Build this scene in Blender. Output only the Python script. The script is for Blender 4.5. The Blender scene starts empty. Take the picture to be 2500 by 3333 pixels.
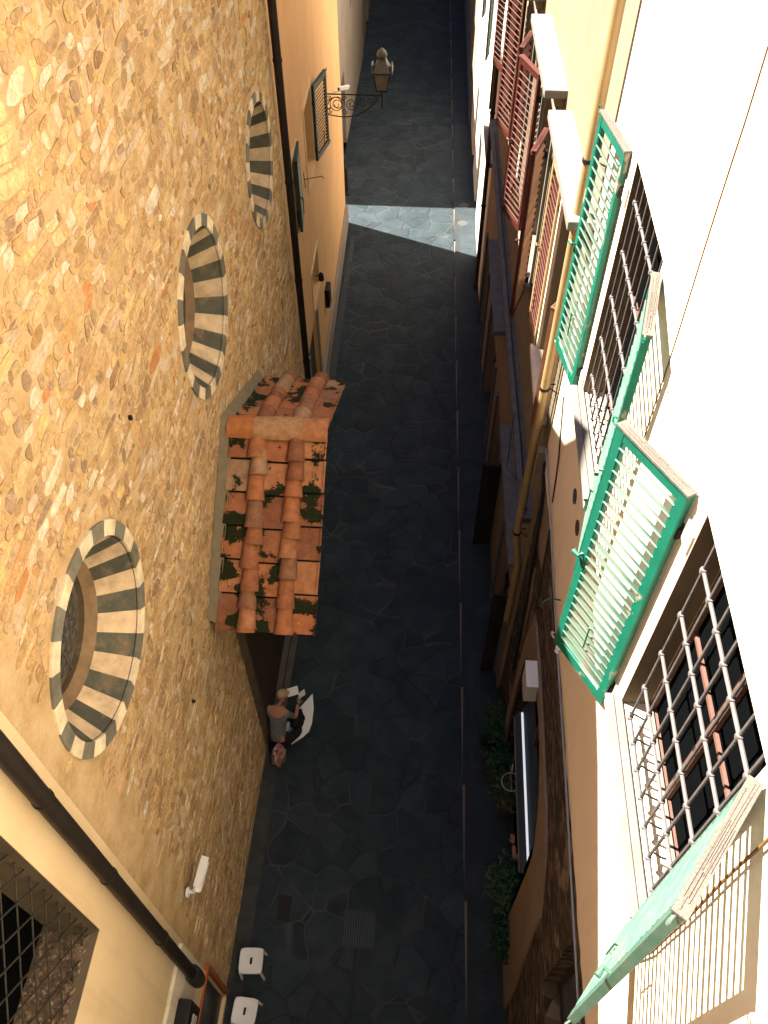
import bpy, bmesh, math, random
from mathutils import Vector, Matrix, noise
PI=math.pi
sc=bpy.context.scene
col=sc.collection
# ------------------------------------------------------------ camera
cd=bpy.data.cameras.new("camera"); cam=bpy.data.objects.new("camera",cd); col.objects.link(cam)
R=Matrix(((0.99756017,-0.05140157,0.04723968),(0.06972837,0.76671321,-0.63819182),(-0.00341523,0.63992869,0.76842671)))
cam.matrix_world=Matrix.Translation((0,0,15))@R.to_4x4()
cd.sensor_fit='VERTICAL'; cd.sensor_height=24; cd.lens=24*2700/3333; cd.clip_start=0.05; cd.clip_end=400
sc.camera=cam
# ------------------------------------------------------------ light
SD=Vector((1.0,-0.42,-1.45)).normalized()
w=bpy.data.worlds.new("World"); sc.world=w; w.use_nodes=True
nt=w.node_tree; bg=nt.nodes['Background']
sky=nt.nodes.new('ShaderNodeTexSky'); sky.sky_type='NISHITA'; sky.sun_disc=False
sky.sun_elevation=math.asin(-SD.z); sky.sun_rotation=math.atan2(-SD.x,-SD.y)
sky.air_density=0.8; sky.dust_density=0.2; sky.ozone_density=4.0
nt.links.new(sky.outputs[0],bg.inputs[0]); bg.inputs[1].default_value=0.05
sl=bpy.data.lights.new("sun",'SUN'); sl.energy=5.0; sl.angle=math.radians(0.5); sl.color=(1,0.93,0.80)
so=bpy.data.objects.new("sun",sl); so.rotation_euler=SD.to_track_quat('-Z','Y').to_euler(); so.location=(-10,5,30); col.objects.link(so)
sc.view_settings.view_transform='Standard'; sc.view_settings.look='None'; sc.view_settings.exposure=2.75; sc.view_settings.gamma=1
try:
    sc.cycles.max_bounces=8; sc.cycles.diffuse_bounces=2; sc.cycles.sample_clamp_indirect=6
except Exception: pass
# ------------------------------------------------------------ helpers
SPLIT={'sill_board','hinge','latch_hook','hinge_patch','plaster_patch','door_surround','open_shop_door','clamp','rafter','bracket','vent_cover','putlog_hole','window_surround','cross_bar','door','window','moulding','shop_frame'}
class M:
    def __init__(s): s.v=[]; s.f=[]; s.c=[]; s.cur=None
    def add(s,vs,fs,c=None):
        o=len(s.v); s.v+= [tuple(p) for p in vs]; s.f+=[tuple(i+o for i in f) for f in fs]; s.c+=[c or s.cur or (1,1,1)]*len(fs)
    def box(s,x0,x1,y0,y1,z0,z1,c=None):
        s.add([(x0,y0,z0),(x1,y0,z0),(x1,y1,z0),(x0,y1,z0),(x0,y0,z1),(x1,y0,z1),(x1,y1,z1),(x0,y1,z1)],
          [(0,3,2,1),(4,5,6,7),(0,1,5,4),(1,2,6,5),(2,3,7,6),(3,0,4,7)],c)
    def ob(s,p,a,b,d,c=None):      # centre + three half axes
        p=Vector(p);a=Vector(a);b=Vector(b);d=Vector(d)
        vs=[p+i*a+j*b+k*d for k in(-1,1) for j in(-1,1) for i in(-1,1)]
        s.add(vs,[(0,2,3,1),(4,5,7,6),(0,1,5,4),(1,3,7,5),(3,2,6,7),(2,0,4,6)],c)
    def tube(s,path,r,n=8,cap=True,c=None):
        P=[Vector(p) for p in path]; rr=r if isinstance(r,(list,tuple)) else [r]*len(P)
        vs=[];fs=[];up=None
        for i,p in enumerate(P):
            t=((P[i+1]-p) if i==0 else (p-P[i-1]) if i==len(P)-1 else (P[i+1]-P[i-1]))
            if t.length<1e-9: t=Vector((0,0,1))
            t.normalize()
            if up is None: up=Vector((0,0,1)) if abs(t.z)<.9 else Vector((1,0,0))
            a=t.cross(up)
            if a.length<1e-6: a=t.orthogonal()
            a.normalize(); b=t.cross(a).normalized(); up=-b if False else up
            for k in range(n):
                an=2*PI*k/n; vs.append(p+rr[i]*(math.cos(an)*a+math.sin(an)*b))
        for i in range(len(P)-1):
            for k in range(n):
                k2=(k+1)%n; fs.append((i*n+k,i*n+k2,(i+1)*n+k2,(i+1)*n+k))
        if cap: fs.append(tuple(range(n))); fs.append(tuple(range((len(P)-1)*n,len(P)*n))[::-1])
        s.add(vs,fs,c)
    def prism(s,poly,ax,a0,a1,c=None):   # polygon in the plane normal to axis ax
        n=len(poly)
        def mk(p,a):
            return (a,p[0],p[1]) if ax==0 else (p[0],a,p[1]) if ax==1 else (p[0],p[1],a)
        vs=[mk(p,a0) for p in poly]+[mk(p,a1) for p in poly]
        fs=[tuple(range(n)),tuple(range(n,2*n))[::-1]]+[(i,(i+1)%n,n+(i+1)%n,n+i) for i in range(n)]
        s.add(vs,fs,c)
    def lathe(s,cx,cy,prof,n=16,c=None):
        vs=[];fs=[]
        for r,z in prof:
            for k in range(n): vs.append((cx+r*math.cos(2*PI*k/n),cy+r*math.sin(2*PI*k/n),z))
        for i in range(len(prof)-1):
            for k in range(n): k2=(k+1)%n; fs.append((i*n+k,i*n+k2,(i+1)*n+k2,(i+1)*n+k))
        fs.append(tuple(range(n))[::-1]); fs.append(tuple(range((len(prof)-1)*n,len(prof)*n)))
        s.add(vs,fs,c)
    def pieces(s):
        n=len(s.v); par=list(range(n))
        def fd(a):
            while par[a]!=a: par[a]=par[par[a]]; a=par[a]
            return a
        for f in s.f:
            for i in f[1:]: par[fd(i)]=fd(f[0])
        g={}
        for f,c in zip(s.f,s.c): g.setdefault(fd(f[0]),[]).append((f,c))
        B=[]
        for k,fs in g.items():
            ids={i for f,_ in fs for i in f}; lo=[min(s.v[i][a] for i in ids)-.012 for a in range(3)]; hi=[max(s.v[i][a] for i in ids)+.012 for a in range(3)]
            B.append([lo,hi,fs])
        ch_=True
        while ch_:
            ch_=False
            for i in range(len(B)):
                for j in range(i+1,len(B)):
                    if all(B[i][0][a]<=B[j][1][a] and B[j][0][a]<=B[i][1][a] for a in range(3)):
                        B[i]=[[min(B[i][0][a],B[j][0][a]) for a in range(3)],[max(B[i][1][a],B[j][1][a]) for a in range(3)],B[i][2]+B[j][2]]; B.pop(j); ch_=True; break
                if ch_: break
        out=[]
        for _,_,fs in B:
            m=M(); mp={}
            for f,c in fs:
                for i in f:
                    if i not in mp: mp[i]=len(m.v); m.v.append(s.v[i])
                m.f.append(tuple(mp[i] for i in f)); m.c.append(c)
            out.append(m)
        return out
    def build(s,name,mat,parent=None,smooth=False,colattr=False,bevel=0,label=None,norm=True):
        if parent is not None and name in SPLIT:
            ps=s.pieces()
            if len(ps)>1: return [p.build1(name,mat,parent,smooth,colattr,bevel,label,norm) for p in ps][0]
        return s.build1(name,mat,parent,smooth,colattr,bevel,label,norm)
    def build1(s,name,mat,parent=None,smooth=False,colattr=False,bevel=0,label=None,norm=True):
        me=bpy.data.meshes.new(name)
        off=Vector((0,0,0)); q=parent
        while q is not None: off+=Vector(q.location); q=q.parent
        me.from_pydata([tuple(Vector(p)-off) for p in s.v],[],s.f)
        if colattr:
            at=me.color_attributes.new('col','FLOAT_COLOR','CORNER'); buf=[]
            for f,c in zip(s.f,s.c): buf+=[c[0],c[1],c[2],1.0]*len(f)
            at.data.foreach_set('color',buf)
        if norm:
            bm=bmesh.new(); bm.from_mesh(me); bmesh.ops.recalc_face_normals(bm,faces=bm.faces); bm.to_mesh(me); bm.free()
        me.materials.append(mat)
        if smooth:
            me.polygons.foreach_set('use_smooth',[True]*len(me.polygons))
            try: me.set_sharp_from_angle(angle=math.radians(40))
            except Exception: pass
        o=bpy.data.objects.new(name,me); col.objects.link(o)
        if parent is not None: o.parent=parent
        if bevel:
            b=o.modifiers.new('b','BEVEL'); b.width=bevel; b.segments=2; b.limit_method='ANGLE'; b.angle_limit=math.radians(40)
        if label: o['label']=label
        return o
def tag(o,label=None,cat=None,group=None,kind=None):
    if label: o['label']=label
    if cat: o['category']=cat
    if group: o['group']=group
    if kind: o['kind']=kind
    return o
def thing(name,loc,label,cat,group=None):
    o=bpy.data.objects.new(name,None); o.empty_display_size=.1; o.location=loc; col.objects.link(o)
    return tag(o,label,cat,group)
def N(t,typ,**k):
    n=t.nodes.new(typ)
    for a,b in k.items(): setattr(n,a,b)
    return n
def ramp(t,fac,stops):
    r=N(t,'ShaderNodeValToRGB'); e=r.color_ramp.elements
    while len(e)<len(stops): e.new(0.5)
    for i,(p,c) in enumerate(stops):
        e[i].position=p; e[i].color=(c[0],c[1],c[2],1) if isinstance(c,(tuple,list)) else (c,c,c,1)
    t.links.new(fac,r.inputs[0]); return r.outputs[0]
def coords(t,scale=(1,1,1)):
    g=N(t,'ShaderNodeNewGeometry'); m=N(t,'ShaderNodeMapping'); m.inputs['Scale'].default_value=scale
    t.links.new(g.outputs['Position'],m.inputs['Vector']); return m.outputs[0]
def noi(t,v,s,d=4,r=.55):
    n=N(t,'ShaderNodeTexNoise'); n.inputs['Scale'].default_value=s; n.inputs['Detail'].default_value=d; n.inputs['Roughness'].default_value=r
    t.links.new(v,n.inputs['Vector']); return n.outputs['Fac']
def mix(t,f,a,b,mode='MIX'):
    m=N(t,'ShaderNodeMix'); m.data_type='RGBA'; m.blend_type=mode
    for s,x in((0,f),(6,a),(7,b)):
        if isinstance(x,(int,float)): m.inputs[s].default_value=x
        elif isinstance(x,(tuple,list)): m.inputs[s].default_value=(x[0],x[1],x[2],1)
        else: t.links.new(x,m.inputs[s])
    return m.outputs[2]
def newmat(name,rough=.85,metal=0,spec=.3):
    m=bpy.data.materials.new(name); m.use_nodes=True; t=m.node_tree; b=t.nodes['Principled BSDF']
    b.inputs['Roughness'].default_value=rough; b.inputs['Metallic'].default_value=metal
    b.inputs['Specular IOR Level'].default_value=spec
    return m,t,b
def bump(t,b,h,dist=.01,st=.6):
    n=N(t,'ShaderNodeBump'); n.inputs['Distance'].default_value=dist; n.inputs['Strength'].default_value=st
    t.links.new(h,n.inputs['Height']); t.links.new(n.outputs[0],b.inputs['Normal'])
def plain(name,c,rough=.7,metal=0,var=.25,sc_=6,bmp=.003,c2=None,spec=.3):
    m,t,b=newmat(name,rough,metal,spec); v=coords(t)
    c2=c2 or tuple(x*(1-var) for x in c)
    f=noi(t,v,sc_,6,.6); o=ramp(t,f,[(.3,c2),(.65,c)])
    t.links.new(o,b.inputs['Base Color'])
    if bmp: bump(t,b,noi(t,v,sc_*12,5),bmp,.5)
    return m
def stucco(name,c,c2,stain=(.25,.2,.15),amt=.5,streak=True):
    m,t,b=newmat(name,.92,0,.15); v=coords(t)
    a=ramp(t,noi(t,v,.9,6,.62),[(.32,c2),(.62,c)])
    if streak:
        vs=coords(t,(3.5,3.5,.35)); s=ramp(t,noi(t,vs,1.3,5,.6),[(.52,0.),(.78,1.)])
        g=N(t,'ShaderNodeMath',operation='MULTIPLY'); t.links.new(s,g.inputs[0]); g.inputs[1].default_value=amt
        a=mix(t,g.outputs[0],a,stain)
    sp=ramp(t,noi(t,v,14,3,.5),[(.70,0.),(.76,1.)])
    g2=N(t,'ShaderNodeMath',operation='MULTIPLY'); t.links.new(sp,g2.inputs[0]); g2.inputs[1].default_value=.18
    a=mix(t,g2.outputs[0],a,stain)
    t.links.new(a,b.inputs['Base Color']); bump(t,b,noi(t,v,38,6,.7),.006,.5)
    return m
def chipped(name,paint,paint2,under,lo=.56,hi=.60,top=.16,rough=.5):
    m,t,b=newmat(name,rough,0,.3); v=coords(t)
    pc=ramp(t,noi(t,v,5,5,.6),[(.3,paint2),(.7,paint)])
    vw=coords(t,(7,7,1.6)); g=N(t,'ShaderNodeNewGeometry'); sx=N(t,'ShaderNodeSeparateXYZ'); t.links.new(g.outputs['Normal'],sx.inputs[0])
    mx=N(t,'ShaderNodeMath',operation='MAXIMUM'); t.links.new(sx.outputs[2],mx.inputs[0]); mx.inputs[1].default_value=0
    ad=N(t,'ShaderNodeMath',operation='MULTIPLY_ADD'); t.links.new(mx.outputs[0],ad.inputs[0]); ad.inputs[1].default_value=top
    t.links.new(noi(t,coords(t,(1,1,.45)),6,6,.62),ad.inputs[2])
    f=ramp(t,ad.outputs[0],[(lo,0.),(hi,1.)])
    uw=ramp(t,noi(t,vw,14,4,.6),[(.35,tuple(x*.6 for x in under)),(.6,under)])
    t.links.new(mix(t,f,pc,uw),b.inputs['Base Color']); bump(t,b,ad.outputs[0],.004,.5)
    return m
# ------------------------------------------------------------ materials
def mat_rubble():
    m,t,b=newmat('rubble_stone',.95,0,.12); v=coords(t)
    a=N(t,'ShaderNodeVertexColor'); a.layer_name='col'
    n1=ramp(t,noi(t,v,13,8,.75),[(.32,.62),(.66,1.16)]); c=mix(t,1.,a.outputs[0],n1,'MULTIPLY')
    n2=ramp(t,noi(t,v,36,5,.75),[(.54,0.),(.64,.5)]); c=mix(t,n2,c,(.24,.16,.08)); n4=ramp(t,noi(t,v,21,4,.7),[(.57,0.),(.64,.5)]); c=mix(t,n4,c,(.72,.60,.42))
    n3=ramp(t,noi(t,v,.5,4,.6),[(.35,.80),(.65,1.06)]); c=mix(t,1.,c,n3,'MULTIPLY')
    t.links.new(c,b.inputs['Base Color']); bump(t,b,noi(t,v,24,8,.75),.035,.8)
    return m
MR=mat_rubble()
def mat_mortar():
    m,t,b=newmat('lime_mortar',.95,0,.1); v=coords(t)
    c=ramp(t,noi(t,v,3,7,.65),[(.3,(.46,.295,.135)),(.5,(.66,.45,.23)),(.72,(.76,.57,.35))])
    t.links.new(c,b.inputs['Base Color']); bump(t,b,noi(t,v,17,8,.75),.05,.9); return m
MM=mat_mortar()
def mat_paving():
    m,t,b=newmat('paving_stone',.8,0,.2); v=coords(t)
    nn=N(t,'ShaderNodeTexNoise'); nn.inputs['Scale'].default_value=1.1; nn.inputs['Detail'].default_value=3; t.links.new(v,nn.inputs['Vector'])
    vm=N(t,'ShaderNodeVectorMath',operation='MULTIPLY_ADD'); t.links.new(nn.outputs['Color'],vm.inputs[0]); vm.inputs[1].default_value=(.35,.35,.0); t.links.new(v,vm.inputs[2])
    vo=N(t,'ShaderNodeTexVoronoi',feature='DISTANCE_TO_EDGE'); vo.inputs['Scale'].default_value=1.9; t.links.new(vm.outputs[0],vo.inputs['Vector'])
    vc=N(t,'ShaderNodeTexVoronoi',feature='F1'); vc.inputs['Scale'].default_value=1.9; t.links.new(vm.outputs[0],vc.inputs['Vector'])
    base=ramp(t,noi(t,v,2.2,6,.6),[(.3,(.015,.025,.031)),(.7,(.030,.041,.048))])
    sx=N(t,'ShaderNodeSeparateColor'); t.links.new(vc.outputs['Color'],sx.inputs[0])
    cell=ramp(t,sx.outputs[0],[(0,.80),(1,1.18)]); c=mix(t,1.,base,cell,'MULTIPLY')
    jl=ramp(t,noi(t,v,.7,3,.5),[(.42,(.012,.017,.020)),(.62,(.062,.066,.066))])
    j=ramp(t,vo.outputs['Distance'],[(.004,.9),(.030,0.)]); c=mix(t,j,c,jl)
    t.links.new(c,b.inputs['Base Color'])
    h=ramp(t,vo.outputs['Distance'],[(.0,0.),(.07,1.)]); hm=N(t,'ShaderNodeMath',operation='MULTIPLY_ADD')
    t.links.new(noi(t,v,18,6,.6),hm.inputs[0]); hm.inputs[1].default_value=.35; t.links.new(h,hm.inputs[2]); bump(t,b,hm.outputs[0],.015,.7)
    return m
MPV=mat_paving()
def mat_slabs():
    m,t,b=newmat('pavement_slab',.8,0,.2); v=coords(t)
    br=N(t,'ShaderNodeTexBrick'); br.inputs['Scale'].default_value=1; br.inputs['Mortar Size'].default_value=.008; br.inputs['Brick Width'].default_value=1.2; br.inputs['Row Height'].default_value=.42
    mp=coords(t,(1,1,1)); rot=N(t,'ShaderNodeMapping'); rot.inputs['Rotation'].default_value=(0,0,PI/2*0); t.links.new(mp,rot.inputs[0]); t.links.new(rot.outputs[0],br.inputs['Vector'])
    br.inputs['Color1'].default_value=(.030,.041,.049,1); br.inputs['Color2'].default_value=(.023,.032,.038,1); br.inputs['Mortar'].default_value=(.020,.024,.026,1)
    c=mix(t,1.,br.outputs[0],ramp(t,noi(t,v,3,6,.6),[(.3,.75),(.7,1.15)]),'MULTIPLY')
    t.links.new(c,b.inputs['Base Color']); bump(t,b,noi(t,v,20,5),.008,.5); return m
MSL=mat_slabs()
def mat_brick():
    m,t,b=newmat('old_brick_and_plaster',.95,0,.1); v=coords(t,(1,1.0,2.3))
    vo=N(t,'ShaderNodeTexVoronoi',feature='F1'); vo.inputs['Scale'].default_value=6; t.links.new(v,vo.inputs['Vector'])
    ve=N(t,'ShaderNodeTexVoronoi',feature='DISTANCE_TO_EDGE'); ve.inputs['Scale'].default_value=6; t.links.new(v,ve.inputs['Vector'])
    sx=N(t,'ShaderNodeSeparateColor'); t.links.new(vo.outputs['Color'],sx.inputs[0])
    c=ramp(t,sx.outputs[0],[(0,(.045,.032,.024)),(.4,(.068,.050,.037)),(.7,(.10,.078,.058)),(1,(.18,.145,.11))])
    j=ramp(t,ve.outputs['Distance'],[(.02,1.),(.09,0.)]); c=mix(t,j,c,(.10,.08,.06))
    p=ramp(t,noi(t,coords(t),1.4,6,.6),[(.60,0.),(.66,1.)]); c=mix(t,p,c,(.26,.185,.13))
    t.links.new(c,b.inputs['Base Color'])
    h=ramp(t,ve.outputs['Distance'],[(0,0.),(.15,1.)]); hm=N(t,'ShaderNodeMath',operation='MULTIPLY_ADD')
    t.links.new(noi(t,coords(t),20,6,.6),hm.inputs[0]); hm.inputs[1].default_value=.8; t.links.new(h,hm.inputs[2]); bump(t,b,hm.outputs[0],.03,.8); return m
MBR=mat_brick()
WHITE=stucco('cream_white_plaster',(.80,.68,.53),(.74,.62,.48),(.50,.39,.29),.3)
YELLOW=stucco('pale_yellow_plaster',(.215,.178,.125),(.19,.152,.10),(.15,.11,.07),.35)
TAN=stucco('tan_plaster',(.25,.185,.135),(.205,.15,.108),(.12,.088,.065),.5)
ORANGE=stucco('orange_plaster',(.70,.405,.185),(.63,.36,.16),(.45,.25,.12),.30)
CREAM=stucco('warm_cream_plaster',(.68,.52,.315),(.61,.455,.265),(.38,.26,.15),.40)
OCHRE=stucco('ochre_plaster',(.56,.37,.15),(.50,.32,.13),(.36,.22,.09),.4)
GREYP=stucco('grey_beige_plaster',(.27,.22,.175),(.22,.18,.14),(.25,.2,.16),.5)
DKP=stucco('dark_plaster',(.20,.165,.135),(.15,.125,.10),(.07,.06,.05),.5)
GREEN=chipped('chipped_green_paint',(.005,.120,.078),(.003,.088,.058),(.28,.24,.19),.61,.66,.12)
GREENW=chipped('weathered_green_paint',(.082,.130,.104),(.040,.105,.076),(.115,.10,.085),.62,.68,.06)
GREENT=chipped('bleached_green_wood',(.010,.09,.06),(.045,.10,.076),(.120,.102,.088),.42,.50,.16,.8)
RED=chipped('brick_red_paint',(.060,.012,.009),(.045,.009,.007),(.25,.13,.09),.74,.80,.04)
REDL=chipped('salmon_red_paint',(.090,.029,.022),(.07,.022,.016),(.26,.16,.11),.74,.80,.04)
BROWNS=chipped('brown_shutter_paint',(.15,.072,.038),(.115,.052,.028),(.26,.18,.12),.72,.78,.04)
DKG=chipped('dark_green_paint',(.018,.040,.028),(.012,.028,.02),(.2,.16,.1),.76,.8,.02)
IRON=plain('grey_iron',(.115,.105,.105),.6,.3,.35,14,.002)
BIRON=plain('black_iron',(.018,.017,.016),.6,.4,.3,10,.002)
PINKW=plain('pink_window_wood',(.13,.065,.05),.6,0,.25,8,.002)
WOODW=chipped('weathered_sill_wood',(.17,.15,.135),(.135,.115,.10),(.105,.080,.068),.72,.78,.02,.9)
SILL=plain('pale_sill_stone',(.45,.41,.38),.85,0,.12,5,.004)
GLASS=plain('dark_window_glass',(.003,.0035,.004),.9,0,.3,1.2,0,spec=0.)
DARKIN=plain('dark_interior',(.02,.018,.016),.9,0,.4,2,0)
TRAV=plain('pale_travertine',(.165,.152,.135),.8,0,.14,4,.004)
SERENA=plain('grey_serena_stone',(.125,.128,.130),.85,0,.35,5,.006)
PIPEB=plain('dark_bronze_pipe',(.020,.015,.012),.55,.2,.4,6,.001)
PIPEO=plain('ochre_pipe',(.30,.21,.10),.6,0,.2,4,.001)
PIPEBR=plain('copper_brown_pipe',(.075,.055,.050),.5,.4,.3,5,.001)
CABLE=plain('black_cable',(.02,.02,.022),.6,0,.2,6,0)
CABLEW=plain('grey_cable',(.30,.33,.36),.5,0,.2,6,0)
RUST=plain('rusty_rope',(.16,.075,.025),.9,0,.35,30,.002)
WPLAST=plain('white_plastic',(.80,.79,.77),.45,0,.05,3,0)
GPLAST=plain('grey_plastic',(.45,.46,.48),.5,0,.1,3,0)
MARW=plain('white_marble',(.68,.55,.37),.75,0,.22,7,.003)
MARG=plain('green_serpentine',(.085,.085,.062),.7,0,.45,9,.003)
MARG2=plain('grey_green_marble',(.175,.165,.125),.75,0,.4,9,.003)
def mat_ring():
    m,t,b=newmat('striped_marble',.75,0,.2); v=coords(t); a=N(t,'ShaderNodeVertexColor'); a.layer_name='col'
    c=mix(t,1.,a.outputs[0],ramp(t,noi(t,v,6,6,.65),[(.3,.68),(.65,1.12)]),'MULTIPLY')
    n2=ramp(t,noi(t,v,3.3,5,.6),[(.54,0.),(.70,.55)]); c=mix(t,n2,c,(.30,.20,.11))
    t.links.new(c,b.inputs['Base Color']); bump(t,b,noi(t,v,30,5),.004,.5); return m
MRING=mat_ring()
REVEAL=stucco('brown_plaster_reveal_shade',(.13,.10,.065),(.085,.065,.042),(.04,.03,.02),.6)  # brown plaster; in the white house, recess shade put into the colour
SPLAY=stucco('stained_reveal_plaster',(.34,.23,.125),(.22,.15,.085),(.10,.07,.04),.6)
BACKG=plain('leaded_glass',(.13,.115,.09),.35,0,.45,16,.01)
DOORW=plain('dark_brown_wood',(.045,.028,.020),.7,0,.35,9,.003)
LAMPG=plain('yellowed_lamp_glass',(.20,.205,.16),.3,0,.3,12,.001)
LAMPM=plain('weathered_lamp_metal',(.14,.145,.125),.6,.3,.35,14,.002)
SKIN=plain('skin',(.42,.20,.12),.6,0,.1,20,0)
# terracotta with moss
def mat_tile():
    m,t,b=newmat('mossy_terracotta',.9,0,.12); v=coords(t)
    a=N(t,'ShaderNodeVertexColor'); a.layer_name='col'
    c=mix(t,1.,a.outputs[0],ramp(t,noi(t,v,7,6,.65),[(.3,.65),(.7,1.15)]),'MULTIPLY')
    ms=N(t,'ShaderNodeMath',operation='MULTIPLY_ADD'); t.links.new(noi(t,v,2.5,2,.5),ms.inputs[0]); ms.inputs[1].default_value=.80
    m2=N(t,'ShaderNodeMath',operation='MULTIPLY'); t.links.new(noi(t,v,24,5,.7),m2.inputs[0]); m2.inputs[1].default_value=.20; t.links.new(m2.outputs[0],ms.inputs[2])
    at=N(t,'ShaderNodeVertexColor'); at.layer_name='col'
    f=ramp(t,ms.outputs[0],[(.508,0.),(.528,1.)])
    al=N(t,'ShaderNodeObjectInfo'); 
    mo=ramp(t,noi(t,v,60,3,.6),[(.35,(.008,.011,.004)),(.65,(.028,.031,.010))])
    c=mix(t,f,c,mo)
    li=ramp(t,noi(t,v,32,2,.4),[(.74,0.),(.77,.6)]); c=mix(t,li,c,(.62,.55,.42))
    t.links.new(c,b.inputs['Base Color']); bump(t,b,noi(t,v,30,7,.7),.008,.6); return m
MT=mat_tile()
def mat_cover():
    m,t,b=newmat('terracotta_cover',.9,0,.12); v=coords(t)
    a=N(t,'ShaderNodeVertexColor'); a.layer_name='col'
    c=mix(t,1.,a.outputs[0],ramp(t,noi(t,v,9,6,.65),[(.3,.62),(.7,1.15)]),'MULTIPLY')
    li=ramp(t,noi(t,v,38,2,.4),[(.72,0.),(.76,.5)]); c=mix(t,li,c,(.05,.05,.025))
    t.links.new(c,b.inputs['Base Color']); bump(t,b,noi(t,v,30,7,.7),.008,.6); return m
MTC=mat_cover()
MOSS=plain('roof_moss',(.016,.018,.008),.95,0,.6,9,.02)
def mat_leaf(name,a,b_):
    m,t,b=newmat(name,.6,0,.3); v=coords(t); t.links.new(ramp(t,noi(t,v,9,3,.6),[(.3,a),(.7,b_)]),b.inputs['Base Color']); return m
LEAF=mat_leaf('leaf_green',(.010,.034,.016),(.032,.085,.036)); LEAF2=mat_leaf('leaf_light_green',(.018,.055,.026),(.060,.125,.052))
# ------------------------------------------------------------ ground
def kx(y): return 1.13-.025*y
def yx(y): return 1.62-.024*(y-8.6)      # right-hand building line beyond the white house
def sheet(name,mat,pts_l,pts_r,z,kind='structure'):
    m=M(); n=len(pts_l); vs=[(p[0],p[1],z) for p in pts_l]+[(p[0],p[1],z) for p in pts_r]
    m.add(vs,[(i,i+1,n+i+1,n+i) for i in range(n-1)]); return tag(m.build(name,mat),kind=kind)
gm=M(); gm.add([(-150,-60,-.02),(150,-60,-.02),(150,300,-.02),(-150,300,-.02)],[(0,1,2,3)])
tag(gm.build('ground',DKP),kind='structure')
ys=[-12+2*i for i in range(46)]
sheet('road',MPV,[(-12,y) for y in ys],[(kx(y)-.0,y) for y in ys],0.0)
m=M()
for y0,y1 in zip(ys[:-1],ys[1:]):
    a,b_=kx(y0),kx(y1)
    m.add([(a,y0,-.01),(a+.14,y0,.033),(a,y0,.033),(a,y1,-.01),(a+.14,y1,.033),(a,y1,.033)],[(2,1,4,5),(0,2,5,3)])
tag(m.build('kerb',plain('worn_kerb_stone',(.024,.030,.034),.8,0,.35,3,.006)),kind='structure')
sheet('pavement',MSL,[(kx(y)+.14,y) for y in ys],[(4,y) for y in ys],0.03)
m=M()
for y0,y1 in zip(ys[:-1],ys[1:]): 
    if y0<24: m.add([(-2.8,y0,.012),(-2.47-.012*max(0,y0-8),y0,.012),(-2.47-.012*max(0,y1-8),y1,.012),(-2.8-.03*0,y1,.012)],[(0,1,2,3)])
tag(m.build('gutter_strip',plain('grey_paving_edge',(.050,.055,.055),.85,0,.4,4,.01)),kind='structure')
# ------------------------------------------------------------ facades
def facade(m,fx,s,y0,y1,z0,z1,holes,depth,caps=True,thick=5.,step=4.):
    """front face at x=fx(y) (s=+1: building on +x side) with rectangular holes + reveals"""
    Y={y0,y1}; Z={z0,z1}
    for a,b_,c,d in holes: Y|={a,b_}; Z|={c,d}
    k=y0
    while k<y1: Y.add(k); k+=step
    Y=sorted(y for y in Y if y0<=y<=y1); Z=sorted(z for z in Z if z0<=z<=z1)
    for a,b_ in zip(Y[:-1],Y[1:]):
        if b_-a<1e-6: continue
        for c,d in zip(Z[:-1],Z[1:]):
            ym=(a+b_)/2; zm=(c+d)/2
            if any(h[0]<ym<h[1] and h[2]<zm<h[3] for h in holes): continue
            m.add([(fx(a),a,c),(fx(b_),b_,c),(fx(b_),b_,d),(fx(a),a,d)],[(0,1,2,3)])
    for a,b_,c,d in holes:
        A=fx(a);B=fx(b_);q=s*depth
        m.add([(A,a,c),(A+q,a,c),(A+q,a,d),(A,a,d)],[(0,1,2,3)])
        m.add([(B,b_,c),(B+q,b_,c),(B+q,b_,d),(B,b_,d)],[(0,1,2,3)])
        m.add([(A,a,c),(B,b_,c),(B+q,b_,c),(A+q,a,c)],[(0,1,2,3)])
        m.add([(A,a,d),(B,b_,d),(B+q,b_,d),(A+q,a,d)],[(0,1,2,3)])
    if caps:
        A=fx(y0);B=fx(y1);q=s*thick
        m.add([(A,y0,z1),(B,y1,z1),(B+q,y1,z1),(A+q,y0,z1)],[(0,1,2,3)])
        m.add([(A,y0,z0),(A,y0,z1),(A+q,y0,z1),(A+q,y0,z0)],[(0,1,2,3)])
        m.add([(B,y1,z0),(B,y1,z1),(B+q,y1,z1),(B+q,y1,z0)],[(0,1,2,3)])
        m.add([(A+q,y0,z0),(A+q,y0,z1),(B+q,y1,z1),(B+q,y1,z0)],[(0,1,2,3)])
def pane(root,x,y0,y1,z0,z1,s,fmat,name='window',bars=1,glass=GLASS,fw=.07,rails=2):
    """casement set in a reveal: window (frame) > pane"""
    f=M(); xa,xb=sorted((x,x+s*.05))
    f.box(xa,xb,y0,y0+fw,z0,z1); f.box(xa,xb,y1-fw,y1,z0,z1); f.box(xa,xb,y0+fw,y1-fw,z0,z0+fw); f.box(xa,xb,y0+fw,y1-fw,z1-fw,z1)
    for i in range(bars):
        yc=y0+(y1-y0)*(i+1)/(bars+1); f.box(xa-.004*1,xb-.002,yc-fw*.55,yc+fw*.55,z0+fw,z1-fw)
    for i in range(rails):
        zc=z0+(z1-z0)*(i+1)/(rails+1); f.box(xa+.006,xb-.006,y0+fw,y1-fw,zc-.016,zc+.016)
    fr=f.build(name,fmat,root)
    g=M(); xc=x+s*.03; g.add([(xc,y0,z0),(xc,y1,z0),(xc,y1,z1),(xc,y0,z1)],[(0,1,2,3)]); g.build('pane',glass,fr)
    return fr
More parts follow.
